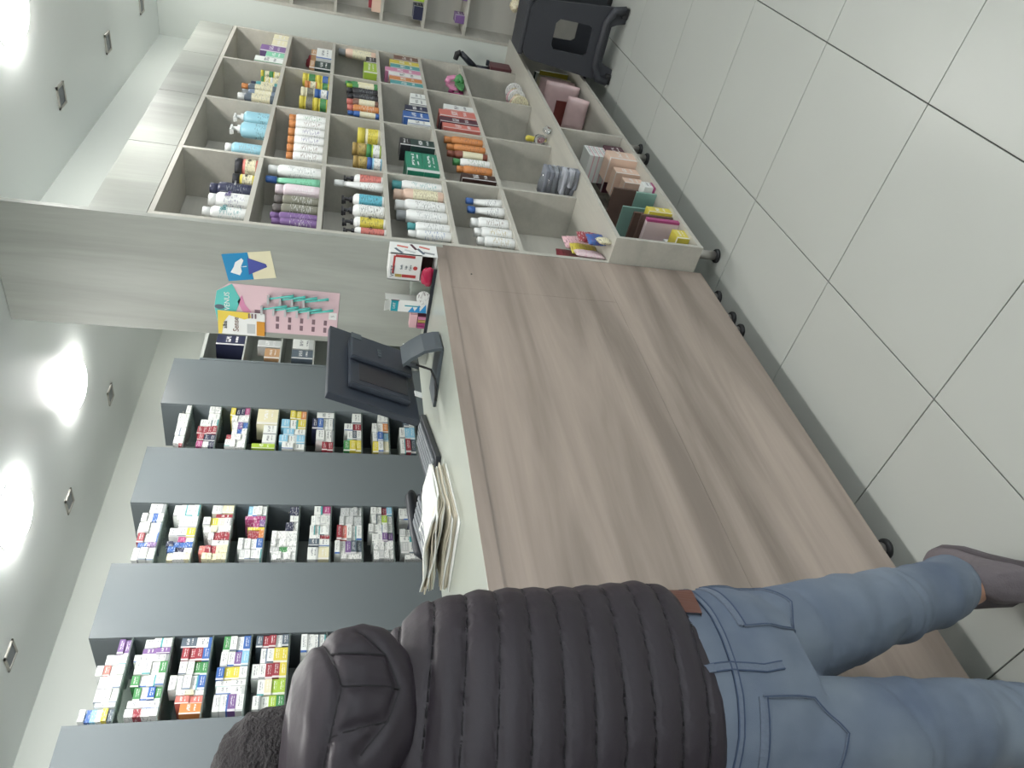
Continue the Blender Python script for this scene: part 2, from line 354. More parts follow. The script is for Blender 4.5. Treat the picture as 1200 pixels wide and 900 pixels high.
ITEMS = """
1|1|2.545|1.899|0.059|0.151|b|white|white|teal|white bottle with large green lettering
1|1|2.659|1.899|0.075|0.147|b|white|white|violet|white bottle with large violet lettering
1|1|2.744|1.899|0.068|0.154|b|navy|navy|grey|dark navy bottle with small print
1|1|2.823|1.899|0.059|0.082|j|yellow|black|yellow|yellow jar with black lid
1|1|2.963|1.899|0.081|0.089|j|coral|black|coral|coral jar with black lid
1|2|3.130|1.899|0.065|0.149|b|sky|white|sky|pale blue bottle, white cap, standing alone
1|2|3.371|1.899|0.084|0.158|p|sky|white|sky|pale blue pump bottle, nearer of two
1|2|3.502|1.899|0.076|0.159|p|sky|white|sky|pale blue pump bottle, farther of two
1|3|3.732|1.899|0.051|0.170|b|slate|white|grey|slate bottle with white cap, nearest of four
1|3|3.787|1.899|0.046|0.156|b|bluegrey|grey|white|blue-grey bottle, second of four
1|3|3.865|1.899|0.044|0.167|b|slate|orange|grey|slate bottle with orange cap
1|3|3.910|1.899|0.034|0.128|b|teal|navy|navy|teal and navy bottle, fourth of four
1|3|3.983|1.899|0.059|0.041|j|cream|white|cream|cream jar under a yellow-lidded jar
1|3|3.983|1.940|0.059|0.045|j|yellow|green|yellow|yellow jar with green lid, stacked upper left
1|3|4.076|1.899|0.048|0.050|j|yellow|green|cream|yellow and cream jar, lower right of four
1|3|4.076|1.949|0.048|0.046|j|green|yellow|green|green jar with yellow lid, stacked upper right
1|4|4.257|1.899|0.092|0.146|x|white|white|green|white box with green print, nearest
1|4|4.352|1.899|0.096|0.097|x|mint|mint|white|mint green box, low
1|4|4.457|1.899|0.113|0.134|x|purple|orange|orange|purple box with orange end
1|4|4.574|1.899|0.119|0.083|x|cream|cream|brown|cream box with brown print, nearer
1|4|4.689|1.899|0.108|0.084|x|cream|cream|brown|cream box with brown print, farther
2|1|2.514|1.649|0.039|0.161|b|purple|purple|white|purple shampoo bottle nearest the counter
2|1|2.557|1.649|0.039|0.169|b|purple|purple|lilac|purple shampoo bottle, second
2|1|2.627|1.649|0.048|0.166|b|olive|greybrown|white|olive bottle with taupe cap, nearer
2|1|2.699|1.649|0.050|0.166|b|olive|greybrown|white|olive bottle with taupe cap, farther
2|1|2.797|1.649|0.061|0.170|b|palepink|palepink|white|pale pink shampoo bottle
2|1|2.874|1.649|0.057|0.213|t|mint|blue|green|green tall bottle with blue cap
2|1|2.970|1.649|0.063|0.212|b|white|white|grey|tall white bottle with grey print
2|2|3.117|1.649|0.055|0.152|b|white|orange|brown|white bottle, orange cap, first of six
2|2|3.204|1.649|0.057|0.155|b|white|orange|brown|white bottle, orange cap, second of six
2|2|3.294|1.649|0.058|0.158|b|white|orange|violet|white bottle, orange cap, third of six
2|2|3.388|1.649|0.059|0.162|b|white|orange|violet|white bottle, orange cap, fourth of six
2|2|3.485|1.649|0.061|0.165|b|white|orange|brown|white bottle, orange cap, fifth of six
2|2|3.555|1.649|0.062|0.169|b|white|orange|green|white bottle, orange cap, last of six
2|3|3.789|1.649|0.070|0.066|j|yellow|yellow|green|yellow tub, bottom of nearest pile
2|3|3.789|1.715|0.070|0.070|j|yellow|yellow|olive|yellow tub, top of nearest pile
2|3|3.919|1.649|0.059|0.068|j|blue|blue|white|blue tub, bottom of second pile
2|3|3.919|1.717|0.059|0.068|j|cream|cream|olive|beige tub, top of second pile
2|3|4.023|1.649|0.055|0.061|j|yellow|yellow|green|yellow tub under an orange one
2|3|4.023|1.710|0.055|0.061|j|orange|orange|cream|orange tub, top of third pile
2|3|4.135|1.649|0.069|0.067|j|yellow|yellow|blue|yellow tub, bottom of farthest pile
2|3|4.135|1.716|0.069|0.072|j|yellow|yellow|green|yellow tub with green oval, top of farthest pile
2|4|4.307|1.649|0.136|0.086|x|darkgreen|darkgreen|grey|dark box carrying a wooden block
2|4|4.307|1.735|0.136|0.027|x|wood|wood|wood|wooden block on dark box
2|4|4.522|1.649|0.191|0.085|x|white|blue|blue|white box with blue top
2|4|4.522|1.734|0.103|0.029|x|wood|wood|wood|wooden block on blue and white box
2|4|4.715|1.649|0.056|0.158|bag|red|red|red|crumpled dark red bag behind the boxes
3|1|2.506|1.394|0.036|0.159|p|coral|black|white|coral pump bottle nearest the counter
3|1|2.590|1.394|0.054|0.163|p|yellow|black|white|yellow pump bottle with dark print
3|1|2.695|1.394|0.065|0.168|p|white|black|grey|white pump bottle
3|1|2.787|1.394|0.062|0.168|p|cyan|black|white|cyan pump bottle
3|1|2.915|1.394|0.054|0.201|t|white|white|brown|tall white bottle with brown plant print
3|1|2.971|1.394|0.054|0.163|p|coral|black|white|coral pump bottle, farthest
3|2|3.149|1.394|0.062|0.064|j|skyblue|blue|white|light blue can lying lowest, nearest
3|2|3.296|1.394|0.075|0.066|j|lime|green|white|lime green can
3|2|3.482|1.394|0.090|0.105|j|cream|yellow|yellow|yellow and cream can, farthest
3|2|3.149|1.458|0.058|0.061|j|amber|amber|gold|amber tub on top, nearer
3|2|3.296|1.460|0.059|0.063|j|amber|amber|gold|amber tub on top, farther
3|3|3.704|1.394|0.034|0.155|b|blue|blue|white|blue slim bottle nearest
3|3|3.794|1.394|0.047|0.158|b|orange|coral|white|orange bottle with coral cap, nearer
3|3|3.880|1.394|0.048|0.161|b|brown|coral|white|brown bottle with coral cap
3|3|3.963|1.394|0.050|0.159|b|black|black|grey|black bottle, nearer of two
3|3|4.049|1.394|0.050|0.162|b|black|black|grey|black bottle, farther of two
3|3|4.106|1.394|0.034|0.165|b|green|lime|white|green bottle with lime cap
3|3|4.141|1.394|0.034|0.172|b|green|green|yellow|green bottle with yellow label
3|4|4.406|1.394|0.188|0.073|x|lime|red|red|lime green box with red end
3|4|4.554|1.394|0.106|0.060|x|black|black|grey|small black box beside lime box
3|4|4.720|1.394|0.063|0.219|b|peach|grey|peach|slim peach bottle with print
4|1|2.539|1.139|0.046|0.168|b|white|white|blue|white bottle with small blue label, nearest
4|1|2.601|1.139|0.051|0.168|b|white|teal|grey|white bottle with teal cap, second
4|1|2.701|1.139|0.066|0.207|b|white|grey|grey|tall white bottle with silver cap, third
4|1|2.794|1.139|0.068|0.208|b|white|white|black|tall white bottle with dark print, fourth
4|1|2.894|1.139|0.070|0.210|b|peach|peach|brown|tall peach bottle, fifth
4|1|2.971|1.139|0.061|0.214|b|white|teal|teal|tall white bottle with teal cap, farthest
4|2|3.178|1.139|0.214|0.071|x|emerald|emerald|white|emerald green pack, lower
4|2|3.178|1.210|0.214|0.075|x|emerald|emerald|white|emerald green pack, upper
4|2|3.396|1.139|0.088|0.115|x|darkgreen|white|white|dark green carton with white oval
4|2|3.396|1.254|0.088|0.050|x|black|black|grey|black box on dark green carton
4|3|3.665|1.139|0.055|0.113|x|white|blue|blue|white box with blue lettering, nearest
4|3|3.761|1.139|0.091|0.133|x|blue|navy|skyblue|bright blue box, second
4|3|3.858|1.139|0.083|0.118|x|navy|navy|white|navy box with white print
4|3|3.961|1.139|0.086|0.088|x|white|white|navy|white box with navy print
4|3|4.054|1.139|0.077|0.080|x|white|white|grey|white box with grey print, farthest
4|4|4.230|1.139|0.069|0.184|x|teal|teal|white|teal narrow box, nearest
4|4|4.301|1.139|0.071|0.186|x|orange|orange|white|orange narrow box
4|4|4.374|1.139|0.072|0.188|x|white|white|pink|white narrow box with pink print
4|4|4.448|1.139|0.074|0.206|x|pink|pink|white|pink narrow box
4|4|4.524|1.139|0.076|0.173|x|teal|teal|white|teal narrow box, fifth
4|4|4.602|1.139|0.078|0.175|x|yellow|yellow|orange|yellow narrow box
4|4|4.692|1.139|0.097|0.147|x|brown|white|white|brown and white box, farthest
5|1|2.547|0.879|0.051|0.152|b|white|white|gold|white bottle with gold label, nearest
5|1|2.622|0.879|0.057|0.155|b|white|white|gold|white bottle with gold label, second
5|1|2.708|0.879|0.063|0.159|b|white|white|brown|white bottle with brown label
5|1|2.825|0.879|0.061|0.159|t|white|blue|navy|white tube with blue cap, nearer
5|1|2.901|0.879|0.057|0.158|t|white|blue|navy|white tube with blue cap, farther
5|2|3.096|0.879|0.061|0.160|x|darkbrown|darkbrown|coral|dark brown slim box, nearest
5|2|3.217|0.879|0.050|0.166|b|orange|orange|brown|orange bottle, nearest
5|2|3.296|0.879|0.050|0.176|b|white|green|green|white bottle with green leaf print
5|2|3.382|0.879|0.046|0.197|b|redbrown|redbrown|cream|red-brown bottle
5|2|3.463|0.879|0.046|0.191|b|orange|orange|brown|orange bottle, second
5|2|3.559|0.879|0.052|0.195|b|orange|orange|brown|orange bottle, farthest
5|3|3.691|0.879|0.068|0.194|x|coral|purple|purple|coral box with purple end, nearest
5|3|3.774|0.879|0.070|0.202|x|maroon|maroon|coral|maroon slim box
5|3|3.869|0.879|0.097|0.197|x|coral|purple|maroon|coral box with purple end, farther
5|3|3.962|0.879|0.088|0.163|x|white|white|coral|white slim box with coral print"""
# ---------------------------------------------------------------- goods in the cubbies
def bottle_parts(t, r, h, body, cap, lab):
    bm = bmesh.new(); lathe(bm, [(r*.92, 0), (r, .004), (r, h*.74), (r*.86, h*.80), (r*.5, h*.84)], 18, sy=.85); b = mk('body', bm, pm(body), t, True)
    bm = bmesh.new(); rr = r*1.012
    lathe(bm, [(rr, h*.12), (rr, h*.62)], 18, sy=.85); mk('label_band', bm, labelmat(body if body in ('white', 'navy', 'black', 'olive', 'orange', 'palepink', 'purple', 'sky') else 'cream', lab if lab != body else 'grey'), b)
    bm = bmesh.new(); lathe(bm, [(r*.72, h*.805), (r*.72, h*.985), (r*.62, h)], 16, sy=.9); mk('cap', bm, pm(cap), t, True)
def pump_parts(t, r, h, body, cap, lab):
    hb = h*.74
    bm = bmesh.new(); lathe(bm, [(r*.93, 0), (r, .004), (r, hb*.88), (r*.8, hb*.96), (r*.42, hb)], 18, sy=.8); b = mk('body', bm, pm('sky' if body == 'sky' else 'white'), t, True)
    bm = bmesh.new(); lathe(bm, [(r*1.012, hb*.06), (r*1.012, hb*(.8 if body != 'sky' else .45))], 18, sy=.8); mk('label_band', bm, labelmat(body, 'black' if body != 'black' else 'white'), b)
    bm = bmesh.new(); lathe(bm, [(r*.44, hb), (r*.44, hb+h*.07), (r*.24, hb+h*.08), (r*.22, h*.94)], 14)
    bx(bm, -r*1.0, r*.34, -r*.3, r*.3, h*.945, h, bev=.001); bx(bm, -r*1.0, -r*.8, -r*.22, r*.22, h*.90, h*.944); mk('pump', bm, pm(cap), t)
def tube_parts(t, r, h, body, cap, lab):
    bm = bmesh.new(); hc = h*.2
    if cap == 'white' or True:
        loft(bm, [[(r*(1-.08*k)*math.cos(a)*1.0, r*(1-.12*k)*math.sin(a)*.75, h*.0+ (h-hc)*k/5) for a in [2*math.pi*i/16 for i in range(16)]] for k in range(6)])
    b = mk('body', bm, pm(body), t, True)
    bm = bmesh.new(); loft(bm, [[(r*1.01*(1-.08*k)*math.cos(a), r*1.015*(1-.12*k)*math.sin(a)*.76, (h-hc)*k/5) for a in [2*math.pi*i/16 for i in range(16)]] for k in (1, 2, 3)]); mk('label_band', bm, labelmat(body, lab), b)
    bm = bmesh.new(); lathe(bm, [(r*.68, h-hc+.0005), (r*.66, h*.98), (r*.55, h)], 16, sy=.7); mk('cap', bm, pm(cap), t, True)
def jar_parts(t, r, h, body, cap, lab):
    bm = bmesh.new(); lathe(bm, [(r*.93, 0), (r, .003), (r, h*.62), (r*.9, h*.68)], 18); b = mk('body', bm, pm(body), t, True)
    bm = bmesh.new(); lathe(bm, [(r*1.01, h*.1), (r*1.01, h*.55)], 18); mk('label_band', bm, labelmat(lab if lab != body else 'cream', 'black'), b)
    bm = bmesh.new(); lathe(bm, [(r*1.02, h*.685), (r*1.02, h*.96), (r*.96, h*.999)], 18); mk('lid', bm, pm(cap), t, True)
ROW = ['', 'top row', 'second row', 'third row', 'fourth row', 'fifth row', 'bottom row']
CLM = ['', 'column nearest counter', 'second column', 'third column', 'farthest column']
NM = {'b': ('bottle', 'bottle'), 'p': ('pump_bottle', 'bottle'), 't': ('squeeze_tube', 'tube'), 'j': ('jar', 'jar'), 'x': ('product_box', 'box'), 'bag': ('bag', 'bag')}
ub = bmesh.new(); bx(ub, -.5, .5, -.5, .5, 0, 1); ume = bpy.data.meshes.new('carton'); bmesh.ops.recalc_face_normals(ub, faces=ub.faces[:]); ub.to_mesh(ume); ub.free()
CM = {}
for md in ('white', 'stripe', 'full'):
    me = ume.copy(); me.materials.append(printed('carton_'+md, md)); CM[md] = me
def carton(name, x, y, z, wx, dy, hz, col, mode, label, cat, group=None, rz=0):
    o = bpy.data.objects.new(name, CM[mode]); link(o); o.location = (x, y, z); o.scale = (wx, dy, hz); o.rotation_euler = (0, 0, rz)
    o.color = lin(PAL[col])+(1,); return props(o, label, cat, group)
def crumple(name, c, r, m, parent=None, amp=.25, seed=0, sub=3):
    bm = bmesh.new(); bmesh.ops.create_icosphere(bm, subdivisions=sub, radius=1)
    for v in bm.verts:
        d = 1+amp*noise.noise(v.co*1.7+Vector((seed*3.1, 0, 0)))+amp*.5*noise.noise(v.co*4+Vector((0, seed, 0)))
        v.co = Vector((v.co.x*r[0], v.co.y*r[1], v.co.z*r[2]))*d
    zmin = min(v.co.z for v in bm.verts)
    for v in bm.verts: v.co.z -= zmin
    return mk(name, bm, m, parent, True, loc=c)
for ln in ITEMS.strip().split('\n'):
    r, c, X, b, W, H, ty, c1, c2, c3, d = ln.split('|'); r = int(r); c = int(c); X, b, W, H = map(float, (X, b, W, H))
    lab = '%s, %s, %s' % (d, ROW[r], CLM[c]); nm, cat = NM[ty]
    grp = 'goods in the cubby shelving'
    if ty == 'x':
        dep = min(.11, max(.05, W*.9))
        o = carton(nm, X, 1.342+dep/2, b, W*.97, dep, H-.001, c1 if c1 != 'white' else c3, 'full' if c1 != 'white' else 'white', lab, cat, grp)
        continue
    if ty == 'bag':
        o = crumple('bag', (X-.02, 1.46, b), (.035, .05, .075), mat('foil_'+c1, PAL[c1], .3, var=.2, nscale=30), seed=2); props(o, lab, cat, grp); continue
    rad = W/2
    t = thing(nm, lab, cat, (X, 1.342+rad*1.02, b), grp)
    {'b': bottle_parts, 'p': pump_parts, 't': tube_parts, 'j': jar_parts}[ty](t, rad, H, c1, c2, c3)
    if 'lettering' in d:
        lettering('lettering', 'Blo', .030, pm(c3), t, (0, -rad*.9, H*.52), ROT_Y)
    if 'yellow pump' in d or d == 'yellow jar with black lid': lettering('lettering', 'MG', .017, pm('black'), t, (0, -rad*1.03, H*.36), ROT_Y)
    if d in ('coral jar with black lid', 'coral pump bottle nearest the counter'): lettering('lettering', 'Dr', .017, pm('black'), t, (0, -rad*1.03, H*.36), ROT_Y)
    if 'dark navy bottle' in d: lettering('lettering', 'INFINITY', .010, pm('silver'), t, (0, -rad*1.03, H*.4), ROT_Y)
# foam slippers lying on their edge in the fifth row
def slipper(x, y, z, col, lab, rz, h):
    t = thing('slipper', lab, 'slipper', (x, y, z), 'slippers in the fifth row', rz=rz)
    pr = [(.11*math.cos(a), h/2+h/2*math.sin(a)*(1 if math.cos(a) > 0 else .85)) for a in [2*math.pi*i/22 for i in range(22)]]
    bm = bmesh.new(); prism(bm, pr, lambda p: (p[0], -.008, p[1]), lambda p: (p[0], .008, p[1])); mk('sole', bm, pm(col), t)
    bm = bmesh.new(); tube(bm, [(.03, -.008, .008), (.04, -.034, .02), (.045, -.042, h*.5), (.04, -.034, h-.02), (.03, -.008, h-.008)], .010, 8, 1.8); mk('strap', bm, pm(col), t, True)
slipper(4.47, 1.385, .8795, 'pink', 'pink foam slipper lying on its edge, fifth row, farthest column', .15, .10)
slipper(4.36, 1.40, .8795, 'magenta', 'dark pink foam slipper behind the bright pink one, fifth row', .35, .085)
slipper(4.40, 1.355, .8795, 'green', 'green foam slipper lying before the pink ones, fifth row', .1, .055)

# bottom row (on the bin unit's top)
def pack(name, x, y, z, r, m, lab, cat, seed, group=None, amp=.12): return props(crumple(name, (x, y, z), r, m, seed=seed, amp=amp), lab, cat, group)
M_film = mat('clear_film', (235, 238, 240), .12, trans=.93, var=0)
def pillow(name, w_, h, th, m, parent=None, seed=0, loc=(0, 0, 0), rot=(0, 0, 0)):
    """sealed film packet: flat pinched edges, puffed middle, small crinkles; stands on its lower edge, faces -Y"""
    bm = bmesh.new(); n = 10; G_ = []
    for s in (-1, 1):
        g = []
        for i in range(n+1):
            for j in range(n+1):
                u, v = i/n*2-1, j/n*2-1; k = (1-u**4)*(1-v**4); cr = .16*th*noise.noise(Vector((u*4+seed, v*4, s*2.0)))
                g.append(bm.verts.new((u*w_/2*(1-.04*abs(v)), s*(th/2*math.sqrt(max(0, k))+cr*(k > .02))+.0004*s, (v+1)*h/2)))
        G_.append(g)
    for g in G_:
        for i in range(n):
            for j in range(n): a = i*(n+1)+j; bm.faces.new((g[a], g[a+1], g[a+n+2], g[a+n+1]))
    rim = [i*(n+1) for i in range(n)]+[n*(n+1)+j for j in range(n)]+[i*(n+1)+n for i in range(n, 0, -1)]+list(range(n, 0, -1))
    for a, b in zip(rim, rim[1:]+rim[:1]): bm.faces.new((G_[0][a], G_[0][b], G_[1][b], G_[1][a]))
    return mk(name, bm, m, parent, True, loc, rot)
for i, (x, y, col, ink, w_, h, tilt, d_) in enumerate([(2.62, 1.44, 'red', 'maroon', .10, .15, .15, 'tallest, red, at the back'), (2.55, 1.42, 'palerose', 'red', .09, .14, .1, 'pale pink, left at the back'), (2.66, 1.38, 'rose', 'maroon', .08, .13, -.1, 'pink, right at the back'),
        (2.58, 1.375, 'yellow', 'brown', .08, .115, .05, 'yellow, in the middle'), (2.50, 1.35, 'palerose', 'pink', .08, .12, .1, 'pink and white, left in front'), (2.60, 1.325, 'red', 'white', .07, .095, .0, 'red with white ring'), (2.54, 1.30, 'blue', 'red', .07, .075, .0, 'blue, in front'), (2.49, 1.275, 'cream', 'navy', .06, .05, -.1, 'beige, lowest in front')]):
    props(pillow('snack_pack', w_, h, .022, labelmat(col, ink), None, i, (x, y, .5105), (0, tilt, .25*math.sin(i*2))), 'small packet, %s of the clump, bottom row, column nearest counter' % d_, 'packet', 'packets in the bottom row')
M_cloth = mat('grey_cloth', (128, 132, 142), .8, bump=.2, var=.12)
for i, (x, y, nn, L_, wx) in enumerate([(3.18, 1.38, 6, .19, .09), (3.09, 1.31, 3, .13, .06), (3.06, 1.275, 2, .09, .05)]):
    t = thing('wrapped_bundle', ['tallest stack of grey folded cloths in clear film, bottom row, second column', 'lower grey bundle before the tallest one, bottom row, second column', 'small striped bundle at the ledge edge, bottom row, second column'][i], 'bundle', (x, y, .5105), 'grey wrapped bundles in the bottom row', rz=.05*i)
    for k in range(nn): box('folded_cloth', (-wx/2+.003*(k % 2), wx/2, -L_/2, L_/2-.006*(k % 3), .001+k*.0215, .001+k*.0215+.0195), M_cloth if (k+i) % 3 else mat('pale_cloth', (168, 172, 180), .8), t, bev=.006)
    crumple('film', (0, 0, 0), (wx*.62, L_*.56, nn*.0118), M_film, t, seed=i, amp=.12)
t = thing('dropper_bottle', 'small yellow-capped dropper with red base, bottom row, third column', 'bottle', (3.78, 1.38, .5105))
bm = bmesh.new(); lathe(bm, [(.016, 0), (.018, .03), (.010, .035)], 14); mk('body', bm, pm('red'), t, True)
bm = bmesh.new(); lathe(bm, [(.010, .035), (.015, .05), (.016, .085), (.008, .095)], 14); mk('cap', bm, pm('yellow'), t, True)
pack('bag', 3.70, 1.35, .5105, (.035, .03, .035), M_film, 'small clear bag with pink and white bits, bottom row, third column', 'bag', 5)
pack('bag', 3.66, 1.28, .5105, (.03, .02, .022), M_film, 'flat clear bag at the ledge edge, bottom row, third column', 'bag', 6)
for i in range(5):
    t = thing('round_pack', '%s round beige and white pack standing on edge, bottom row, farthest column' % ['nearest', 'second', 'third', 'fourth', 'farthest'][i], 'packet', (4.24+.055*i, 1.36+.02*(i % 2), .511), 'round packs in the bottom row')
    bm = bmesh.new(); tt = [(.052, -.009), (.052, .009)]; lathe(bm, tt, 20); bmesh.ops.transform(bm, matrix=Matrix.Translation((0, 0, .0525)) @ Matrix.Rotation(math.pi/2, 4, 'Y'), verts=bm.verts); d_ = mk('disc', bm, labelmat(['cream', 'peach', 'white', 'rose', 'white'][i], ['brown', 'brown', 'black', 'maroon', 'navy'][i]), t)
    bm = bmesh.new(); lathe(bm, [(.03, -.0105), (.03, .0105)], 20); bmesh.ops.transform(bm, matrix=Matrix.Translation((0, 0, .0525)) @ Matrix.Rotation(math.pi/2, 4, 'Y'), verts=bm.verts); mk('print_disc', bm, labelmat('cream', 'maroon'), d_)

# ---------------------------------------------------------------- goods in the low bins
zb = .1505; BG = 'goods in the low bins'
def bincase(x, y0, y1, h, wx, col, mode, lab, cat='box', z=zb, nm='product_box'): return carton(nm, x, (y0+y1)/2, z, wx, y1-y0, h, col, mode, lab, cat, BG)
t = bincase(2.665, 1.236, 1.36, .15, .022, 'palerose', 'full', 'pale pink box with magenta edge and print, nearest end of the low bin')
box('magenta_edge', (-.52, .52, -.506, -.42, .001, 1.001), pm('magenta'), t)
bincase(2.56, 1.24, 1.30, .055, .075, 'yellow', 'full', 'flat yellow packet lying against the low bin end panel', 'packet', nm='packet')
bincase(2.60, 1.305, 1.36, .06, .06, 'lightgrey', 'stripe', 'small white and grey packet beside the flat yellow one', 'packet', nm='packet')
M_brd = mat('brown_board', (104, 82, 74), .7, var=.06)
for i, (x, y0, y1, h, m, col) in enumerate([(2.73, 1.25, 1.40, .15, M_brd, 'brown board sheet behind the magenta-edged box'), (2.81, 1.28, 1.47, .15, M_brd, 'brown board sheet behind the small yellow box'),
        (2.90, 1.30, 1.53, .17, pm('mintgrey'), 'mint folder between two brown sheets'), (2.96, 1.25, 1.45, .10, pm('mintgrey'), 'low mint folder, farther of the two'), (3.07, 1.29, 1.50, .17, M_brd, 'brown board sheet before the peach boxes')]):
    t = box('board_sheet' if m is M_brd else 'folder', (-.006, .006, 0, y1-y0, 0, h), m, None, bev=.002, loc=(x, y0, zb), rot=(0, -.0, 0))
    props(t, col+' in the low bin', 'sheet' if m is M_brd else 'folder', BG)
bincase(2.77, 1.24, 1.30, .11, .05, 'yellow', 'full', 'small yellow box standing between the brown sheets in the low bin')
bincase(3.02, 1.235, 1.282, .055, .06, 'magenta', 'stripe', 'white and hot pink little box at the low bin front edge')
bincase(3.15, 1.28, 1.38, .10, .06, 'peach', 'full', 'peach box, nearer of the middle pair in the low bin')
bincase(3.235, 1.27, 1.39, .125, .07, 'peach', 'full', 'peach box, farther of the middle pair in the low bin')
bincase(3.20, 1.42, 1.53, .07, .13, 'rose', 'full', 'pale pink flat box lying deep in the low bin')
bincase(3.335, 1.235, 1.36, .14, .10, 'peach', 'full', 'largest peach box, plain sided, in the nearer bay of the low bin')
bincase(3.465, 1.27, 1.46, .10, .16, 'maroon', 'full', 'dark box lying under the four pink boxes')
for k in range(4): bincase(3.465, 1.28, 1.42, .0265, .13, 'rose', 'stripe', '%s of four slim pink and white boxes on the dark box' % ['lowest', 'second', 'third', 'topmost'][k], z=zb+.1005+k*.027)
for i, (x, y0, y1, h, col, lab) in enumerate([(4.90, 1.34, 1.53, .20, 'darkgreen', 'dark green booklet, farthest in the low bin'), (4.80, 1.30, 1.53, .19, 'yellow', 'yellow booklet in the far bay of the low bin'), (4.85, 1.33, 1.53, .2, 'lightgrey', 'pale booklet between the green and yellow ones')]):
    t = thing('booklet', lab, 'booklet', (x, y0, zb), BG); box('cover', (-.008, .008, 0, y1-y0, 0, h), pm(col), t, bev=.001); box('pages', (-.006, .006, -.0015, 0, .003, h-.003), pm('white'), t)
MF = mat('pink_film', (206, 178, 178), .2, var=.12, nscale=20)
for i, (x, y, w_, h, th, m, tilt, lab) in enumerate([(4.66, 1.41, .24, .22, .03, labelmat('cream', 'grey'), .10, 'patterned white film packet beside the yellow booklet'), (4.56, 1.40, .25, .22, .03, MF, .18, 'pale pink film packet, second in the far bay'),
        (4.44, 1.39, .26, .21, .03, MF, .22, 'long pale pink film packet leaning in the far bay'), (4.20, 1.36, .20, .13, .05, MF, .35, 'glossy pink pouch nearest in the far bay of the low bin')]):
    o = pillow('film_packet', w_, h, th, m, None, 30+i, (x, y, zb+.012)); o.rotation_mode = 'ZYX'; o.rotation_euler = (0, 0, 0)
    o.matrix_world = Matrix.Translation((x, y, zb+.012)) @ Matrix.Rotation(tilt, 4, 'Y') @ Matrix.Rotation(math.pi/2, 4, 'Z'); props(o, lab, 'packet', BG)
t = box('board_sheet', (-.005, .005, 0, .19, 0, .17), mat('dark_red_board', (110, 50, 45), .6), None, loc=(4.34, 1.33, zb)); props(t, 'dark red board sheet between the pink packets in the low bin', 'sheet', BG)

# ---------------------------------------------------------------- medicine cartons
CC = {'W': ('grey', 'white'), 'w': ('lightgrey', 'full'), 'P': ('purple', 'full'), 'B': ('blue', 'full'), 'R': ('red', 'full'), 'Y': ('yellow', 'full'), 'G': ('green', 'full'), 'L': ('lime', 'full'), 'O': ('coral', 'full'),
      'T': ('teal', 'stripe'), 'N': ('navy', 'full'), 'K': ('slate', 'full'), 'M': ('magenta', 'full'), 'C': ('cream', 'full'), 'S': ('skyblue', 'full'), 'X': ('orange', 'full')}
CN = {'W': 'white', 'w': 'light grey', 'P': 'purple', 'B': 'blue', 'R': 'red', 'Y': 'yellow', 'G': 'green', 'L': 'lime', 'O': 'coral', 'T': 'teal-banded white', 'N': 'navy', 'K': 'dark grey', 'M': 'magenta', 'C': 'cream', 'S': 'sky blue', 'X': 'orange'}
BAYN = {2: 'bay nearest the man', 1: 'middle bay', 0: 'bay behind the monitor'}
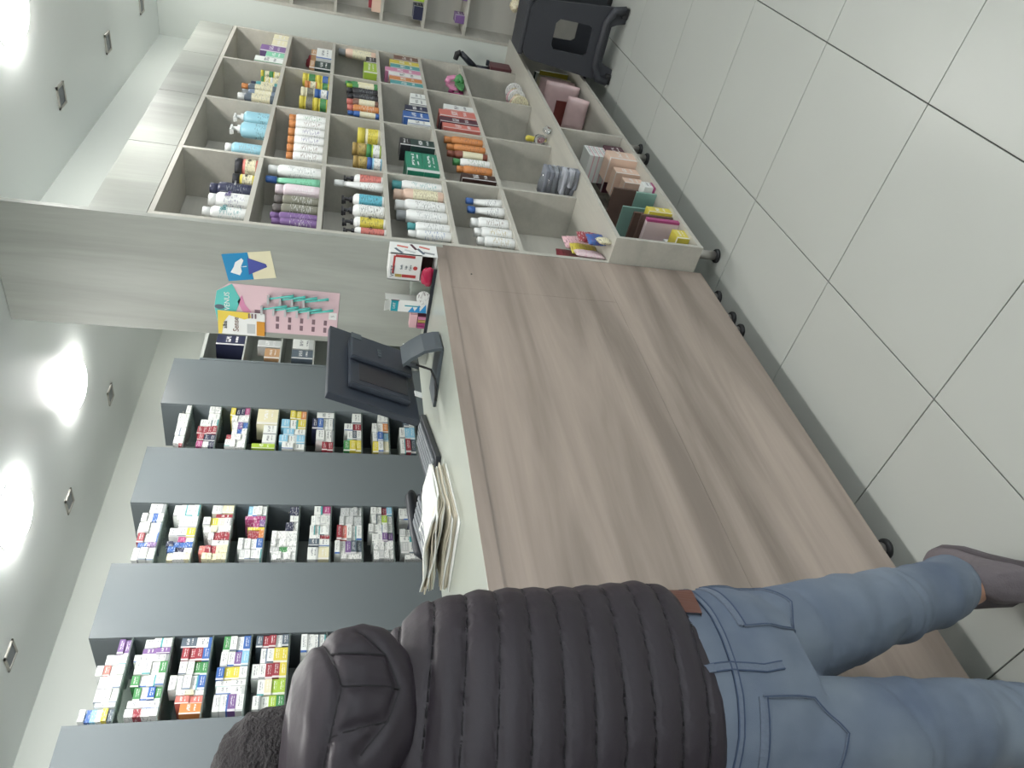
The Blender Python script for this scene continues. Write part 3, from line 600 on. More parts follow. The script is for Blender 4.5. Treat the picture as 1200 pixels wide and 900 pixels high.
STK = {2: ["7 2.2 PP,4.5 2.6 WWW,4.5 2.5 WWOW,5.5 2.8 WWW,6 2.8 WWW,2 7 W,5 2 KYWSBW", "4 3.6 WTW,2.5 5.5 PP,3 6.5 WW,5.5 3 GWWW,4.5 3 WTWG,5 2.6 GBWG,3 6 WW,3 3 WWRW", "4.5 6 WK,5.5 2.7 BRRR,5.5 2.7 GGWW,6 2.8 BTWWW,2 3.5 WCW,3 5 OO,4 8 X",
           "6.5 2.8 BWWG,6 2.8 SPWW,5 3 WYYB,2.5 6 WW,3 5.5 WW,6.5 3 WPWW", "5 2.7 KWRRK,6 2.8 YYWW,6 2.8 YRRWW,6 2.8 LLCW,5 3 GLWW", "6 2.6 TWWW,6 2.6 OSW,5 3 CWWW,5 3 KWWw", "6 2.6 KXYP,5 3 WW,4 3 RW"],
       1: ["5 7 W,4.5 2.4 WBWW,6 2.5 WWWW,5 3 WWR,2 4 PB,6.5 3.2 WWW", "7 3 TWTW,2 5 WW,5 4 WW,5 4 YWW,3 3.5 WM,3 3 BBBN,3 3.5 WNB,4 2.5 CWWC", "5 5 CW,2.5 8 R,5 3.2 WCYW,3.5 3 WWCW,4.5 2.4 RRRW,3 7.5 W,4.5 2.5 CCRRO,3.5 2.2 CCCCC",
           "6 2.2 WWWS,2 5 MM,4 2.7 PM,1.5 4 YY,4.5 2.5 XRR,6 2.8 BWWW,5 2.5 TWWw", "5.5 2.2 NN,4 4 W,4.5 2 WNN,4.5 2.4 WWWWW,4.5 2.4 WWWWW,3 4 WGw,4 2.2 WWWWW", "4.5 4 MT,5 2.4 WWWW,5 2.5 WWWW,2 5 RW,3.5 5 WK,6 5 CW",
           "5 2.2 wwwww,5 2.2 wwwww,8 2.5 WWWOR,7 2.6 KKPWW,2.5 2.5 WWWW", "4.5 2.7 SRWW,4.5 2.6 WLWW,5 2.4 WWWWW,4.5 2.6 PPWW,4.5 2.4 WWWW,4.5 2.4 WWwW", "7 2.4 WWWWW,5 2.4 NNN,4 3 WWWw,3 6 WW,6 4 WWw,2.5 2.5 WWWW"],
       0: ["6.5 2.4 W,6 2.8 WW,6 2.6 WW,6 2.6 WW,6 2.5 WW,2 2 R", "5 3 WW,5 3 WW,5 3 TWW,6 2.6 RRRR,5 3 NNR,4 3 NWM", "6 2.6 MNNY,4 3 WWW,5 2.6 BPW,4 2.6 WBW,4 2.6 WWWR,5 2.6 WWWW", "10 12 C,6 7 W,6 7.5 W,3 12 L",
           "7 3 XYY,7 4.5 YTS,5 6 WS,6 4.6 SWS,4.5 6 WW", "5 10 W,8 3 WWBN,8 4.8 WW,6 3 RR", "6 5 W,4 5 RW,5 2.6 WKW,6 3.2 YYG", "5 3 WW,5 3 XWW,5 3 SBW,6 3 CWY", "5 3 WK,5 3 SSW,6 3 KRW"]}
ORD = ['first', 'second', 'third', 'fourth', 'fifth', 'sixth', 'seventh', 'eighth', 'ninth', 'tenth']
LV = ['bottom', 'second up', 'third up', 'fourth up', 'fifth up', 'sixth up']
bays = {2: (1.467, 1.83), 1: (2.203, 2.562), 0: (2.945, 3.292)}
cart = []
for bay, rows in STK.items():
    x0, x1 = bays[bay]
    for ri, row in enumerate(rows):
        cols = [c.split() for c in row.split(',')]; tot = sum(float(c[0]) for c in cols); k = min(1.0, (x1-x0-.008)*100/tot) if tot > 33 else (x1-x0-.012)*100/tot*.95
        x = x1-.004
        for ci, (w_, h_, s) in enumerate(cols):
            w_ = float(w_)/100*k; h_ = float(h_)/100; z = SZ[ri]+.0005
            hs = [h_*random.uniform(.94, 1.05) for _ in s]
            mxh = .14
            if sum(hs) > mxh: hs = [q*mxh/sum(hs) for q in hs]
            for si, ch in enumerate(s):
                dd = random.uniform(.07, .14)
                cart.append((w_*hs[si]*(1.5 if bay == 2 else 1.15 if bay == 1 else 1), bay, ri, ci, si, ch, x-w_/2, 3.003+dd/2+random.uniform(0, .012), z, w_*.96, dd, hs[si]*.985, random.uniform(-.04, .04)))
                z += hs[si]
            x -= w_
cart.sort(key=lambda q: -q[0])
tiny = bmesh.new(); TCH = sorted(CC)
for i, (a, bay, ri, ci, si, ch, x, y, z, w_, dd, h_, rz) in enumerate(cart):
    if i < 300:
        col, mode = CC[ch]
        if ch == 'W':
            col = random.choice(['grey', 'teal', 'blue', 'slate', 'lightgrey', 'bluegrey', 'grey', 'lightgrey', 'lightgrey']); mode = random.choice(['white', 'stripe', 'white'])
        lab = '%s carton, %s, %s stack from far end, %s shelf, %s' % (CN[ch], LV[si], ORD[ci], ORD[ri], BAYN[bay])
        carton('medicine_carton', x, y, z, w_, dd, h_, col, mode, lab, 'carton', 'medicine cartons in the open bays', rz)
    else:
        nf = len(tiny.faces); bx(tiny, x-w_/2, x+w_/2, y-dd/2, y+dd/2, z, z+h_); tiny.faces.ensure_lookup_table(); ci_ = TCH.index(ch)
        for f in tiny.faces[nf:]: f.material_index = ci_
if len(tiny.verts):
    o = mk('small_cartons', tiny, [labelmat('white' if k == 'W' else CC[k][0], 'slate' if k in 'WwTC' else 'white') for k in TCH])
    props(o, 'smallest white medicine cartons among the larger ones in the grey bays', 'cartons', None, 'stuff')
# goods in the lower unit beyond
lg = 'things on the small wall unit'
box_ = lambda nm, x, z, w_, h_, d_, col, md, lab, cat: carton(nm, x, 3.01+d_/2, z+.0005, w_, d_, h_, col, md, lab, cat, lg)
box_('storage_box', 3.93, 2.086, .10, .17, .2, 'navy', 'full', 'dark blue box on the top shelf of the small grey unit', 'box')
box_('product_box', 3.82, 1.866, .10, .09, .1, 'wood', 'full', 'tan box on the second shelf of the small grey unit', 'box')
box_('product_box', 3.92, 1.866, .07, .14, .08, 'lightgrey', 'full', 'clear-grey upright box on the second shelf of the small grey unit', 'box')
box_('product_box', 3.83, 1.661, .09, .13, .1, 'slate', 'full', 'dark framed box on the third shelf of the small grey unit', 'box')
box_('product_box', 3.94, 1.661, .10, .13, .1, 'lightgrey', 'stripe', 'pale box with round print, third shelf of the small grey unit', 'box')

# ---------------------------------------------------------------- goods in the end wall shelves
eg = 'things on the end wall shelves'
for (y, z, wy, h, col, md, lab) in [(.98, 2.2005, .1, .07, 'white', 'full', 'white box at the top of the end wall shelves'), (.96, 1.9255, .08, .10, 'blue', 'full', 'blue and white box on end wall shelf, second from top'), (.86, 1.9255, .07, .09, 'lightgrey', 'stripe', 'pale box beside the blue one on the end wall'),
        (1.15, 1.3705, .14, .055, 'peach', 'full', 'pale pink box lying on the end wall shelf, nearest the corner'), (1.15, 1.4265, .10, .02, 'red', 'full', 'thin red box on top of the pale pink one'), (1.02, 1.3705, .10, .06, 'mint', 'full', 'mint box beside the pale pink one on the end wall'),
        (1.18, 1.1005, .08, .06, 'navy', 'full', 'dark blue box with white square, end wall shelf near the corner'), (1.05, 1.1005, .12, .07, 'lime', 'full', 'lime and white box on the end wall shelf'),
        (1.17, .8275, .05, .06, 'purple', 'full', 'purple box nearest the corner, lowest end wall shelf'), (1.03, .8275, .05, .045, 'purple', 'full', 'small purple box, middle of three on end wall'), (.95, .8275, .06, .07, 'violet', 'full', 'purple and white box, farthest of three on end wall')]:
    carton('product_box', 5.20, y, z, .10, wy, h, col, md, lab, 'box', eg)
for i, (y, r) in enumerate([(1.00, .04), (.90, .035), (.72, .04)]):
    pack('packet', 5.03, y, .5005, (.04, r, .035), labelmat('cream', 'red' if i != 1 else 'black'), ['white packet with red print on the end wall ledge', 'white packet with dark print on the end wall ledge', 'pink and white packet farther along the end wall ledge'][i], 'packet', 20+i, eg)

# ---------------------------------------------------------------- dark hooked tool and maroon box on the bin top
t = thing('maroon_box', 'maroon box standing on the low unit at the end of the cubbies', 'box', (4.93, 1.40, .5105))
box('body', (-.06, .06, -.05, .05, 0, .14), mat('maroon_board', (98, 60, 64), .5), t, bev=.004)
t = thing('hooked_handle', 'black hooked tool handle rising from the maroon box', 'tool', (4.93, 1.40, .651))
bm = bmesh.new(); tube(bm, [(0, 0, 0), (0, 0, .085), (0, -.01, .095)], [.036, .034, .03], 10, .8); mk('grip', bm, M_black, t, True)
bm = bmesh.new(); tube(bm, [(0, -.01, .096), (0, -.05, .15), (0, -.085, .2)], [.024, .022, .02], 10, .8); mk('arm', bm, M_black, t, True)
bm = bmesh.new(); tube(bm, [(0, -.085, .198), (0, -.075, .222), (0, -.04, .228)], [.02, .019, .016], 10); mk('hook', bm, M_rub, t, True)
box('knob', (-.01, .01, -.07, -.037, .005, .025), M_black, t, bev=.003)

# ---------------------------------------------------------------- black plastic step stool
M_stool = mat('stool_plastic', (52, 54, 60), .5, var=.05, bump=.15, bscale=300)
st = thing('step_stool', 'black plastic step stool with cut-out sides beside the low bins', 'stool', (4.60, .995, 0))
def stool_side(sx):
    """side plate standing in the room's y-z plane, hand hole and arch cut out"""
    bm = bmesh.new(); H = .56
    out = [(-.215, 0), (-.13, 0), (-.115, .05), (-.10, .075), (.10, .075), (.115, .05), (.13, 0), (.215, 0), (.205, .09), (.165, H-.05), (.145, H-.015), (.12, H), (-.12, H), (-.145, H-.015), (-.165, H-.05), (-.205, .09)]
    hole = [(-.085, .20), (-.07, .18), (.07, .18), (.085, .20), (.085, .38), (.06, .40), (-.06, .40), (-.085, .38)]
    def fx(off): return lambda p: (sx*(.17-.05*(p[1]/H))+off, p[0], p[1])
    ov = [[bm.verts.new(fx(o)(p)) for p in out] for o in (-.0075, .0075)]; hv = [[bm.verts.new(fx(o)(p)) for p in hole] for o in (-.0075, .0075)]
    for s in (0, 1):
        es = [bm.edges.new((a[i], a[(i+1) % len(a)])) for a in (ov[s], hv[s]) for i in range(len(a))]
        bmesh.ops.triangle_fill(bm, use_beauty=True, edges=es)
    for a, b in ((ov[0], ov[1]), (hv[0], hv[1])):
        for i in range(len(a)): bm.faces.new((a[i], a[(i+1) % len(a)], b[(i+1) % len(a)], b[i]))
    o = mk('side_plate', bm, M_stool, st)
    bm = bmesh.new(); xo = sx*.175 + sx*.012
    tube(bm, [(xo-.002*sx, -.20, .02), (xo-.003*sx, -.19, .08), (xo-.01*sx, -.12, .115), (xo-.012*sx, .12, .115), (xo-.003*sx, .19, .08), (xo-.002*sx, .20, .02)], [.026, .026, .02, .02, .026, .026], 8); mk('rib', bm, M_stool, o, True)
    return o
stool_side(-1); stool_side(1)
box('top_plate', (-.128, .128, -.15, .15, .555, .585), M_stool, st, bev=.012)
for s in (-1, 1):
    bm = bmesh.new(); prism(bm, [(-.155, .08), (.155, .08), (.115, .55), (-.115, .55)], lambda p: (p[0], s*(.205-.07*p[1]/.56)-.005, p[1]), lambda p: (p[0], s*(.205-.07*p[1]/.56)+.005, p[1])); 
    mk('end_plate', bm, M_stool, st) if s == 1 else bm.free()
for sx in (-1, 1):
    for sy in (-1, 1): box('foot', (sx*.175-.022, sx*.175+.022, sy*.185-.03, sy*.185+.03, 0, .035), M_rub, st, bev=.008)

# ---------------------------------------------------------------- cards on the wood panel
XP = 2.4045
def card(poly, name, th=.0015): pass
bc = thing('blue_card', 'blue and white product card with violet triangle, taped tilted to the wood panel', 'card', (XP, 1.496, 1.877)); bc.rotation_euler = (-.19, 0, 0)
def pl_(name, y0, y1, z0, z1, m, par, x=0, th=.001): return box(name, (x-th, x, y0, y1, z0, z1), m, par)
pl_('sheet', -.057, .057, -.085, .085, pm('cream'), bc)
pl_('blue_field', -.0568, .0568, -.005, .085, mat('card_blue', (30, 130, 180), .4), bc, -.0011, .0004)
bm = bmesh.new(); prism(bm, [(-.035, .0), (.035, .008), (.008, -.062), (-.004, -.06)], lambda p: (-.0018, p[0], p[1]), lambda p: (-.0024, p[0], p[1])); mk('triangle', bm, mat('card_violet', (70, 78, 150), .4), bc)
bm = bmesh.new(); prism(bm, [(.035, .04), (.02, .07), (0, .055), (-.02, .045), (-.035, .02), (-.025, .015), (0, .03), (.02, .03)], lambda p: (-.0018, p[0], p[1]), lambda p: (-.0024, p[0], p[1])); mk('figure', bm, pm('white'), bc)
lettering('lettering', 'i', .03, pm('white'), bc, (-.0018, .0, .018), ROT_X)
# razor card
rc = thing('razor_card', 'pink hanging card of teal razors with rounded teal top on the wood panel', 'card', (XP, 1.69, 1.55)); rc.rotation_euler = (.012, 0, 0)
M_pk = mat('card_pink', (212, 184, 190), .4, var=.03); M_tl = mat('card_teal', (90, 185, 178), .4)
bm = bmesh.new()
prism(bm, [(-.11, 0), (.10, 0), (.105, .40), (.07, .445), (.0, .455), (-.07, .445), (-.108, .40)], lambda p: (-.001, p[0], p[1]), lambda p: (.0, p[0], p[1])); mk('sheet', bm, M_pk, rc)
bm = bmesh.new(); prism(bm, [(-.107, .39), (-.04, .36), (.0, .372), (.09, .40), (.104, .40), (.07, .444), (0, .454), (-.07, .444)][::-1], lambda p: (-.0022, p[0], p[1]), lambda p: (-.0012, p[0], p[1])); mk('teal_top', bm, M_tl, rc)
lettering('lettering', 'VENUS', .027, pm('white'), rc, (-.0025, -.028, .408), ROT_X); lettering('price_lettering', '5', .018, pm('grey'), rc, (-.0025, -.0, .02), ROT_X)
pl_('price_tag', -.016, .016, .005, .035, pm('white'), rc, -.0012, .0006)
bm = bmesh.new(); lathe(bm, [(.018, 0), (.018, .0006)], 14); bmesh.ops.transform(bm, matrix=Matrix.Translation((-.0024, 0, .435)) @ Matrix.Rotation(math.pi/2, 4, 'Y') @ Matrix.Scale(.6, 4, (0, 1, 0)), verts=bm.verts); mk('hang_hole', bm, pm('slate'), rc)
bm = bmesh.new(); prism(bm, [(-.06, .355), (-.02, .345), (.045, .30), (.06, .33), (.02, .35), (-.03, .372)], lambda p: (-.0022, p[0], p[1]), lambda p: (-.0012, p[0], p[1])); mk('pink_ribbon_print', bm, pm('pink'), rc)
for rr_, yy in ((0, -.085), (1, -.035)):
    for k in range(4 if rr_ == 0 else 5):
        z = .05+.043*k+(.02 if rr_ == 0 else 0)
        bm = bmesh.new(); tube(bm, [(-.012, yy+.0, z-.03), (-.014, yy+.006, z), (-.012, yy+.018, z+.04), (-.010, yy+.024, z+.06)], [.006, .0045, .0035, .004], 6); rz_ = mk('razor', bm, pm('mint') if False else mat('razor_teal', (95, 195, 185), .3), rc, True)
        box('razor_head', (-.018, -.004, yy+.012, yy+.046, z+.058, z+.066), pm('silver'), rz_)
for rr_, yy in ((0, .035), (1, .07)):
    for k in range(5):
        pl_('razor_print', yy-.012, yy+.012, .04+.045*k, .052+.045*k, mat('print_brown', (120, 96, 104), .5), rc, -.0012, .0003)
pl_('razor_print', -.0, .025, .29, .31, MATS['print_brown'], rc, -.0012, .0003)
yc = thing('yellow_card', 'yellow and white product card with wax strips print, overlapping the razor card', 'card', (XP-.0045, 1.753, 1.908)); yc.rotation_euler = (.01, 0, 0)
pl_('sheet', -.053, .055, -.085, .085, pm('white'), yc)
bm = bmesh.new(); prism(bm, [(-.053, .085), (-.053, -.03), (-.03, -.035), (-.02, -.01), (-.035, .045), (.0, .065), (.055, .072), (.055, .085)], lambda p: (-.0022, p[0], p[1]), lambda p: (-.0012, p[0], p[1])); mk('yellow_swash', bm, mat('card_yellow', (222, 196, 80), .4), yc)
pl_('ochre_block', -.015, .053, -.085, -.055, mat('card_ochre', (200, 140, 50), .4), yc, -.0012, .0006)
pl_('product_print', .0, .045, -.05, -.02, pm('lightgrey'), yc, -.0012, .0004)
for k in range(3): pl_('strip_print', -.05, -.028, -.03-.012*k, -.024-.012*k, MATS['print_brown'], yc, -.0024, .0003)
lettering('lettering', 'alba', .022, pm('black'), yc, (-.0018, .012, .06), ROT_X); lettering('script_lettering', 'Sense', .03, pm('brown'), yc, (-.0018, .006, .02), ROT_X)

# ---------------------------------------------------------------- small goods on the counter by the wood panel
zc = 1.2173
t = thing('lip_product_display', 'white display box with red product drawings on the counter corner', 'box', (2.335, 1.372, zc))
for nm_, b in (('back_board', (.037, .040, -.055, .055, 0, .17)), ('side_board', (-.04, .037, -.055, -.052, 0, .17)), ('side_board', (-.04, .037, .052, .055, 0, .17)), ('front_board', (-.040, -.037, -.055, .055, .055, .17)), ('top_board', (-.037, .037, -.052, .052, .167, .17)), ('base_board', (-.037, .037, -.052, .052, 0, .004))):
    box(nm_, b, pm('white'), t)
box('inner_board', (.030, .036, -.05, .05, .005, .12), pm('darkbrown'), t)
box('product_print', (-.0412, -.0402, .03, .042, .07, .12), mat('print_red', (170, 60, 60), .5), t); box('product_print', (-.0412, -.0402, .03, .042, .121, .145), pm('gold'), t)
bm = bmesh.new(); bx(bm, -.0412, -.0402, -.045, .03, .15, .157); bx(bm, -.0412, -.0402, -.05, -.04, .08, .15, rot=None); mk('stick_print', bm, MATS['print_red'], t)
bm = bmesh.new(); lathe(bm, [(.008, 0), (.008, .001)], 12); mk('dot_print', bm, MATS['print_red'], t, loc=(-.0412, .0, .075), rot=(0, math.pi/2, 0))
for k, (cx_, cz_, ang, col) in enumerate([(-.02, .14, .3, 'slate'), (.012, .125, -.4, 'coral'), (-.018, .10, -.25, 'lightgrey'), (.015, .085, .5, 'maroon'), (-.012, .06, .4, 'slate'), (.016, .045, -.3, 'coral'), (-.02, .03, -.4, 'grey')]):
    o = box('stick_drawing', (-.005, .005, -.0004, .0004, -.02, .02), pm(col), t, loc=(cx_, -.0555, cz_), rot=(0, ang+.6, 0))
lettering('lettering', 'VEZZ', .020, pm('slate'), t, (-.0408, .02, .155), ROT_X)
for k in range(3): lettering('small_lettering', ['Soft', 'Lip', 'Care'][k], .012, pm('slate'), t, (-.0408, .0, .125-k*.016), ROT_X)
t = thing('red_pouch', 'glossy red and pink pouch spilling out of the white display box', 'pouch', (2.285, 1.395, zc)); crumple('pouch_body', (0, 0, 0), (.016, .042, .024), mat('foil_cerise', (175, 40, 75), .25, var=.25, nscale=30), t, seed=4)
t = thing('plastic_tub', 'clear plastic tub with rounded white label beside the display box', 'tub', (2.34, 1.475, zc))
bm = bmesh.new(); lathe(bm, [(.03, 0), (.036, .075), (.038, .078), (.033, .076), (.028, .003)], 20); mk('tub_wall', bm, mat('clear_plastic', (205, 212, 205), .15, trans=.55, var=0), t, True)
bm = bmesh.new(); prism(bm, [(.03*math.cos(a), .028+.026*math.sin(a)) for a in [2*math.pi*i/16 for i in range(16)]], lambda p: (-.040, p[0]+.025, p[1]), lambda p: (-.0385, p[0]+.025, p[1])); mk('round_label', bm, labelmat('white', 'maroon'), t)
t = thing('ointment_box', 'tall white box with teal and blue swirl and open top flap', 'box', (2.345, 1.56, zc))
box('box_wall', (-.02, .02, -.026, .026, 0, .145), pm('white'), t)
box('teal_block', (-.0208, -.0202, -.022, .0255, .155-.04, .142), mat('print_teal', (40, 150, 165), .4), t); box('maroon_band', (-.0212, -.0202, -.026, -.0225, .112, .144), pm('maroon'), t)
bm = bmesh.new(); prism(bm, [(.025, .075), (.0, .06), (.02, .05), (-.01, .035), (.02, .03), (-.015, .01), (.025, .005)], lambda p: (-.0202, p[0], p[1]), lambda p: (-.0210, p[0], p[1])); mk('swirl_print', bm, mat('print_blue', (50, 140, 200), .4), t)
box('text_band', (-.0208, -.0202, -.005, .0, .03, .09), MATS['print_teal'], t)
bm = bmesh.new(); bx(bm, -.02, .02, -.026, -.025, .1455, .165); bx(bm, -.02, -.019, -.025, .02, .1455, .17, rot=Matrix.Translation((-.02, 0, .145)) @ Matrix.Rotation(-.5, 4, 'Y') @ Matrix.Translation((.02, 0, -.145))); mk('flap', bm, pm('white'), t)
lettering('lettering', 'LAIT', .014, pm('white'), t, (-.0212, .0, .13), ROT_X)
t = thing('pink_lipstick_box', 'pale pink box with magenta tubes inside, behind the paper fan', 'box', (2.345, 1.632, zc)); box('box_wall', (-.014, .02, -.03, .03, .034, .062), pm('rose'), t); box('tray', (-.012, .02, -.03, .03, 0, .033), pm('maroon'), t)
for k in range(4):
    bm = bmesh.new(); lathe(bm, [(.006, 0), (.006, .03)], 10); mk('tube', bm, pm(['magenta', 'magenta', 'gold', 'pink'][k]), t, loc=(-.019, .021-k*.014, .001))
t = thing('counter_tray', 'thin black tray under the small goods by the wood panel', 'tray', (2.27, 1.48, zc)); box('tray_plate', (-.008, -.003, -.13, .21, 0, .012), M_black, t); 
# fan of receipts
t = thing('paper_fan', 'spread fan of white paper slips behind the monitor stand', 'papers', (2.20, 1.66, zc))
for k in range(16):
    a = -.35+.07*k
    o = box('slip', (-.045, .045, -.0005, .0005, 0, .085), mat('paper_white', (232, 234, 230), .7, var=.02), t, loc=(.01-.002*k, .04-.004*k, .001), rot=(0, 0, a)); o.scale = (1, 1, 1-.012*k)
o = props(box('white_strip', (-.035, .035, -.002, .002, 0, .03), pm('white'), None, loc=(2.12, 1.60, zc), rot=(0, 0, .2)), 'small white plastic strip standing beside the paper fan', 'strip')

# ---------------------------------------------------------------- monitor seen from behind
M_scr = mat('monitor_shell', (46, 52, 62), .38, var=.04)
M_arm = mat('monitor_stand_shell', (74, 82, 88), .4, var=.03)
mo = thing('monitor', 'black monitor seen from behind on a wide bent grey stand', 'monitor', (1.935, 1.447, zc), rz=.20)
scr = bpy.data.objects.new('screen_head', None)
def Mo(name, b, m, **k):
    o = box(name, b, m, mo, **k); o.location = (-.005, .115, .225); o.rotation_euler = (.30, 0, 0); return o
Mo('screen_shell', (-.24, .24, -.012, .012, -.155, .148), M_scr, bev=.004)
Mo('screen', (-.23, .23, .0125, .0135, -.135, .14), mat('screen_glass', (12, 14, 18), .12, spec=.6))
Mo('rear_hub', (-.175, .15, -.035, -.0125, -.12, .085), M_scr, bev=.008); Mo('rear_cover', (-.02, .15, -.052, -.0355, -.13, .085), M_arm if False else M_scr, bev=.006)
Mo('port_recess', (-.145, -.03, -.0365, -.0352, -.11, .055), pm('black')); Mo('top_vent', (.11, .15, -.054, -.0525, .05, .086), M_arm)
bm = bmesh.new(); 
for k in range(3): bx(bm, .03+.02*k, .044+.02*k, -.0545, -.0525, -.02, -.008)
o = mk('embossed_mark', bm, M_arm, mo); o.location = (-.005, .115, .225); o.rotation_euler = (.30, 0, 0)
Mo('hinge', (.03, .12, -.07, -.0525, -.155, -.105), M_arm, bev=.01)
bm = bmesh.new()
pth = [(.05, .10), (.02, .065), (-.004, .03), (-.012, .004)]
pts_o = [(.030, .118), (-.015, .085), (-.045, .045), (-.055, .0)]
sec = [(y, z) for y, z in [(.055, .125), (.03, .10), (.0, .06), (-.012, .02), (-.014, .0)]]; sec2 = [(y-.010, z+.004) for y, z in sec]
prism(bm, [*sec, *sec2[::-1]], lambda p: (-.065, p[0], p[1]), lambda p: (.065, p[0], p[1])); mk('stand_neck', bm, M_arm, mo, loc=(.0, -.0, 0))
box('stand_base', (-.065, .065, -.012, .20, 0, .010), M_arm, mo, bev=.002)
bm = bmesh.new(); tube(bm, [(-.03, .06, .08), (-.04, .07, .03), (-.06, .10, .012), (-.09, .16, .008)], .004, 6); mk('cable', bm, M_rub, mo, True)
bm = bmesh.new(); bx(bm, -.13, -.10, -.04, -.036, -.16, -.135); o = mk('sticker', bm, pm('white'), mo); o.location = (-.005, .115, .225); o.rotation_euler = (.30, 0, 0)

# ---------------------------------------------------------------- keyboards
def keyboard(x, y, z, rz, rx, L, W, lab, keycol):
    t = thing('keyboard', lab, 'keyboard', (x, y, z), None, rz); t.rotation_euler = (rx, 0, rz)
    box('case', (-L/2, L/2, -W/2, W/2, 0, .018), M_black, t, bev=.003)
    km = bmesh.new(); bx(km, -.0075, .0075, -.0075, .0075, 0, .008, bev=.0015); kme = None
    n = int((L-.02)/.018)
    for r_ in range(5):
        for c_ in range(n):
            if kme is None:
                o = mk('key', km, keycol, t); kme = o
            else: o = link(kme.copy(), t)
            o.location = (-L/2+.018+c_*.018, -W/2+.022+r_*.02, .0185)
    return t
keyboard(1.76, 1.785, zc, .42, 0, .42, .15, 'black keyboard with grey keys behind the monitor stand', mat('key_grey', (120, 125, 130), .4))
t = keyboard(1.46, 1.80, zc+.03, .50, .12, .30, .13, 'second dark keyboard propped up behind the pile of booklets', mat('key_grey', (120, 125, 130), .4))
t = thing('keyboard_rest', 'dark plastic rest under the propped keyboard', 'stand', (1.46, 1.80, zc), None, .50); box('rest_block', (-.13, .13, -.05, .04, 0, .028), M_black, t, bev=.003)
# chair behind the counter
t = thing('stool_chair', 'black high chair behind the counter, only its padded backrest showing', 'chair', (1.72, 2.12, 0))
bm = bmesh.new(); tube(bm, [(-.15, .0, 1.20), (-.13, -.01, 1.225), (0, -.015, 1.235), (.12, -.01, 1.24), (.15, 0, 1.235)], [.02, .03, .033, .033, .022], 12, .7); bx(bm, -.14, .14, -.02, .012, 1.04, 1.22, bev=.01); mk('backrest', bm, M_black, t, True)
box('seat', (-.19, .19, -.02, .36, .72, .78), M_black, t, bev=.02); box('back_post', (-.02, .02, -.03, -.02, .74, 1.06), M_steel, t)
bm = bmesh.new(); lathe(bm, [(.025, .04), (.025, .72)], 12, (0, .17, 0)); mk('gas_post', bm, M_steel, t, True); bm = bmesh.new(); lathe(bm, [(.2, 0), (.2, .02), (.03, .045)], 24, (0, .17, 0)); mk('base_plate', bm, M_steel, t, True)

# ---------------------------------------------------------------- pile of booklets
t = thing('booklet_pile', 'uneven pile of folded white and cream booklets on the counter beside the man', 'papers', (1.35, 1.66, zc), None, 0)
t.rotation_euler = (0, 0, .27)
z = 0
for k in range(13):
    h_ = random.uniform(.0025, .0045); L = .28+random.uniform(-.02, .02); m = mat('paper_cream', (208, 200, 182), .7, var=.05) if k % 3 else mat('paper_white', (232, 234, 230), .7)
    bm = bmesh.new(); nx, ny = 10, 6; amp = .004+.0012*k; ph = random.uniform(0, 6)
    V = [[[bm.verts.new((-L/2+L*i/nx, -.12+.24*j/ny, z+s*h_+(amp*math.sin(i*.9+ph)*.35*(1 if i < 4 else .25)+amp*.3*math.cos(j*1.3+ph) if k > 2 else 0)+(.003*k*max(0, .35-i/nx)*2 if k > 5 else 0))) for j in range(ny+1)] for i in range(nx+1)] for s in (0, 1)]
    for s in (0, 1):
        for i in range(nx):
            for j in range(ny): bm.faces.new((V[s][i][j], V[s][i+1][j], V[s][i+1][j+1], V[s][i][j+1]))
    rim = [(i, 0) for i in range(nx)]+[(nx, j) for j in range(ny)]+[(i, ny) for i in range(nx, 0, -1)]+[(0, j) for j in range(ny, 0, -1)]
    for a, b in zip(rim, rim[1:]+rim[:1]): bm.faces.new((V[0][a[0]][a[1]], V[0][b[0]][b[1]], V[1][b[0]][b[1]], V[1][a[0]][a[1]]))
    mk('booklet', bm, m, t, True, loc=(random.uniform(-.012, .012), random.uniform(-.012, .012), 0), rot=(0, 0, random.uniform(-.05, .05)))
    z += h_+.0012
# ---------------------------------------------------------------- the man
pz = thing('person', 'person in black quilted jacket and light blue jeans leaning on counter, seen from behind', 'person', (.52, 1.08, 0))
PO = Vector((.52, 1.08, 0))
def chain(bm, pts, n=16):
    """pts: (x,y,z,rx[,ry]) joints of a tapering limb, spheres at joints"""
    for a, b in zip(pts, pts[1:]):
        pa, pb = Vector(a[:3]), Vector(b[:3]); ra, rb = a[3], b[3]; k = max(2, int((pb-pa).length/.02))
        tube(bm, [pa.lerp(pb, i/k) for i in range(k+1)], [ra+(rb-ra)*i/k for i in range(k+1)], n)
    for a in pts:
        bmesh.ops.create_icosphere(bm, subdivisions=2, radius=a[3], matrix=Matrix.Translation(Vector(a[:3])))
def rings(bm, R_, n=32, sq=2.3):
    """R_: (cx,cy,z,rx,ry) superellipse sections"""
    L = []
    for cx, cy, z, rx, ry in R_:
        L.append([(cx+rx*math.copysign(abs(math.cos(a))**(2/sq), math.cos(a)), cy+ry*math.copysign(abs(math.sin(a))**(2/sq), math.sin(a)), z) for a in [2*math.pi*i/n for i in range(n)]])
    loft(bm, L)
